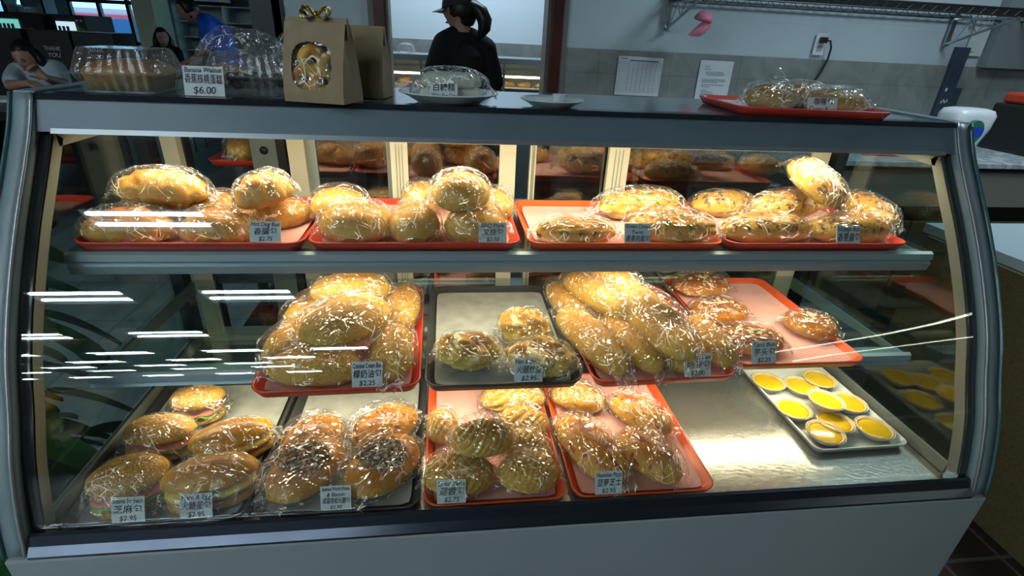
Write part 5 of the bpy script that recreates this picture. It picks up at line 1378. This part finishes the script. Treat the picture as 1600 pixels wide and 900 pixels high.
def disc(x, z, r, y, m, a0, a1, parent, nm):
    bm = bmesh.new(); V = [(cos(a0+(a1-a0)*i/24)*r+x, sin(a0+(a1-a0)*i/24)*r+z) for i in range(25)]; add_extrude(bm, V, 'y', y, y+.003); obj(nm, bm, m, parent)
disc(.37, 1.165, .050, -.004, white_plastic, 0, 2*pi, c1, 'emblem_disc')
disc(.37, 1.172, .045, -.006, mat('emblem_red', (.6, .03, .04), .5), .15, pi-.15, c1, 'emblem_red')
disc(.37, 1.158, .045, -.006, mat('emblem_blue', (.01, .08, .45), .5), pi+.15, 2*pi-.15, c1, 'emblem_blue')
c2 = cooler(-3.97, -3.62, -3.74, 'black drinks cooler with green claw mark emblem beside the glass door', (.60, .80, .90))
gm = mat('neon_green_mark', (.10, .50, .05), .5)
bm = bmesh.new()
for i, dx in enumerate((-.026, 0, .026)):
    add_extrude(bm, [(.285+dx-.008, 1.25-.01*i), (.285+dx+.008, 1.262-.01*i), (.285+dx+.006, 1.20), (.285+dx+.010, 1.13+.01*i), (.285+dx, 1.11+.01*i), (.285+dx-.004, 1.18)], 'y', -.004, -.001)
obj('claw_emblem', bm, gm, c2)
for dx in (.262, .308): disc(dx, 1.315, .013, -.004, white_plastic, 0, 2*pi, c2, 'round_sticker')
sh = thing('white_shelving', 'white open shelving unit along the store wall behind the man', 'shelves', (-2.62, 7.05, 0))
bm = bmesh.new(); wsm = mat('white_shelf_board', (.66, .74, .76), .6)
for x in (0, .60, .97, 1.30): add_box(bm, x-.01, x+.01, 0, .38, 0, 1.56)
obj('upright', bm, wsm, sh)
bm = bmesh.new()
for z in (.2, .42, .64, .86, 1.05, 1.20, 1.375, 1.555): add_box(bm, -.01, 1.31, 0, .38, z-.01, z)
obj('shelf_board', bm, wsm, sh)
obj('back_panel', box(-.01, 1.31, .37, .38, 0, 1.56), mat('shelf_back_panel', (.50, .58, .60), .7), sh)
tag(obj('upper_cabinet', box(-2.58, -2.05, 7.1, 7.45, 1.60, 2.1), wsm), 'grey white cabinet above the left end of the open shelving', 'cabinet')
wdt = thing('display_rack', 'dark metal rack with pale goods between the windows', 'rack', (-6.2, 10.0, 0))
bm = bmesh.new()
for x in (-.3, .3): add_box(bm, x-.02, x+.02, 0, .3, 0, 1.9)
for z in (.5, .9, 1.3, 1.6): add_box(bm, -.3, .3, 0, .3, z, z+.02)
obj('rack_frame', bm, dk_frame, wdt)
bm = bmesh.new(); rnd = random.Random(2)
for z in (.52, .92, 1.32, 1.62):
    x = -.27
    while x < .22: w_ = rnd.uniform(.06, .14); add_box(bm, x, x+w_, .03, .2, z, z+rnd.uniform(.12, .22)); x += w_+.02
tag(obj('packed_goods', bm, mat('pale_packages', (.45, .50, .50), .7, var=.5, vscale=6), wdt), kind='stuff')
tag(obj('wall_poster', box(-6.62, -6.25, 10.985, 10.999, 1.12, 1.35), mat('blue_white_poster', (.35, .48, .75), .6, var=.4, vscale=8)), 'blue and white poster on the wall between the shop windows', 'poster')
tag(obj('red_goods_crate', box(-4.75, -4.2, 8.6, 9.0, .95, 1.08, .01), mat('red_crate', (.40, .03, .03), .5)), 'red crate on the low shelf in front of the glass door', 'crate')
st = thing('low_goods_shelf', 'low pale shelf unit with goods right of the bins', 'shelves', (-4.9, 8.5, 0))
bm = bmesh.new()
for z in (.1, .5, .93): add_box(bm, 0, 1.2, 0, .5, z, z+.02)
for x in (0, .6, 1.18): add_box(bm, x, x+.02, 0, .5, 0, .95)
obj('shelf_frame', bm, wsm, st)

# ------------------------------------------------------------------ leafy plant at the left of the case
pl = thing('potted_plant', 'tall broad leaved green plant in a pot left of the display case', 'plant', (-.40, .24, 0))
bm = bmesh.new(); add_lathe(bm, [(.12, 0), (.17, .26), (.18, .28), (.165, .28), (.15, .25)], 28); obj('pot', bm, mat('dark_clay_pot', (.08, .05, .04), .7), pl, True)
bm = bmesh.new(); bl = bmesh.new(); rnd = random.Random(12)
for i in range(95):
    a = rnd.uniform(0, 6.28); h = rnd.uniform(.38, 1.08); r_ = rnd.uniform(.06, .30)
    tip = Vector((cos(a)*r_, sin(a)*r_, h)); 
    add_tube(bm, [(0, 0, .25), (cos(a)*r_*.3, sin(a)*r_*.3, h*.7), tip], [.006, .005, .003], 6)
    d = Vector((cos(a), sin(a), -rnd.uniform(.2, .8))).normalized(); s_ = d.cross(Vector((0, 0, 1))).normalized(); up = s_.cross(d)
    Ln = rnd.uniform(.14, .24); Wd = rnd.uniform(.035, .055); rows = []
    for k in range(9):
        q = k/8; w_ = Wd*sin(pi*min(1, q*.96+.03))**.8; c_ = tip+d*Ln*q-Vector((0, 0, 1))*Ln*.35*q*q
        rows.append([bl.verts.new(c_-s_*w_+up*.010), bl.verts.new(c_), bl.verts.new(c_+s_*w_+up*.010)])
    for p, q in zip(rows, rows[1:]):
        bl.faces.new((p[0], p[1], q[1], q[0])); bl.faces.new((p[1], p[2], q[2], q[1]))
for v in bl.verts: v.co.x = min(v.co.x, .385+.01*sin(v.co.z*40))
obj('stem', bm, mat('green_stem', (.05, .12, .03), .6), pl, True)
tag(obj('foliage', bl, mat('dark_green_leaf', (.018, .085, .022), .35, var=.4, vscale=10), pl, True), kind='stuff')
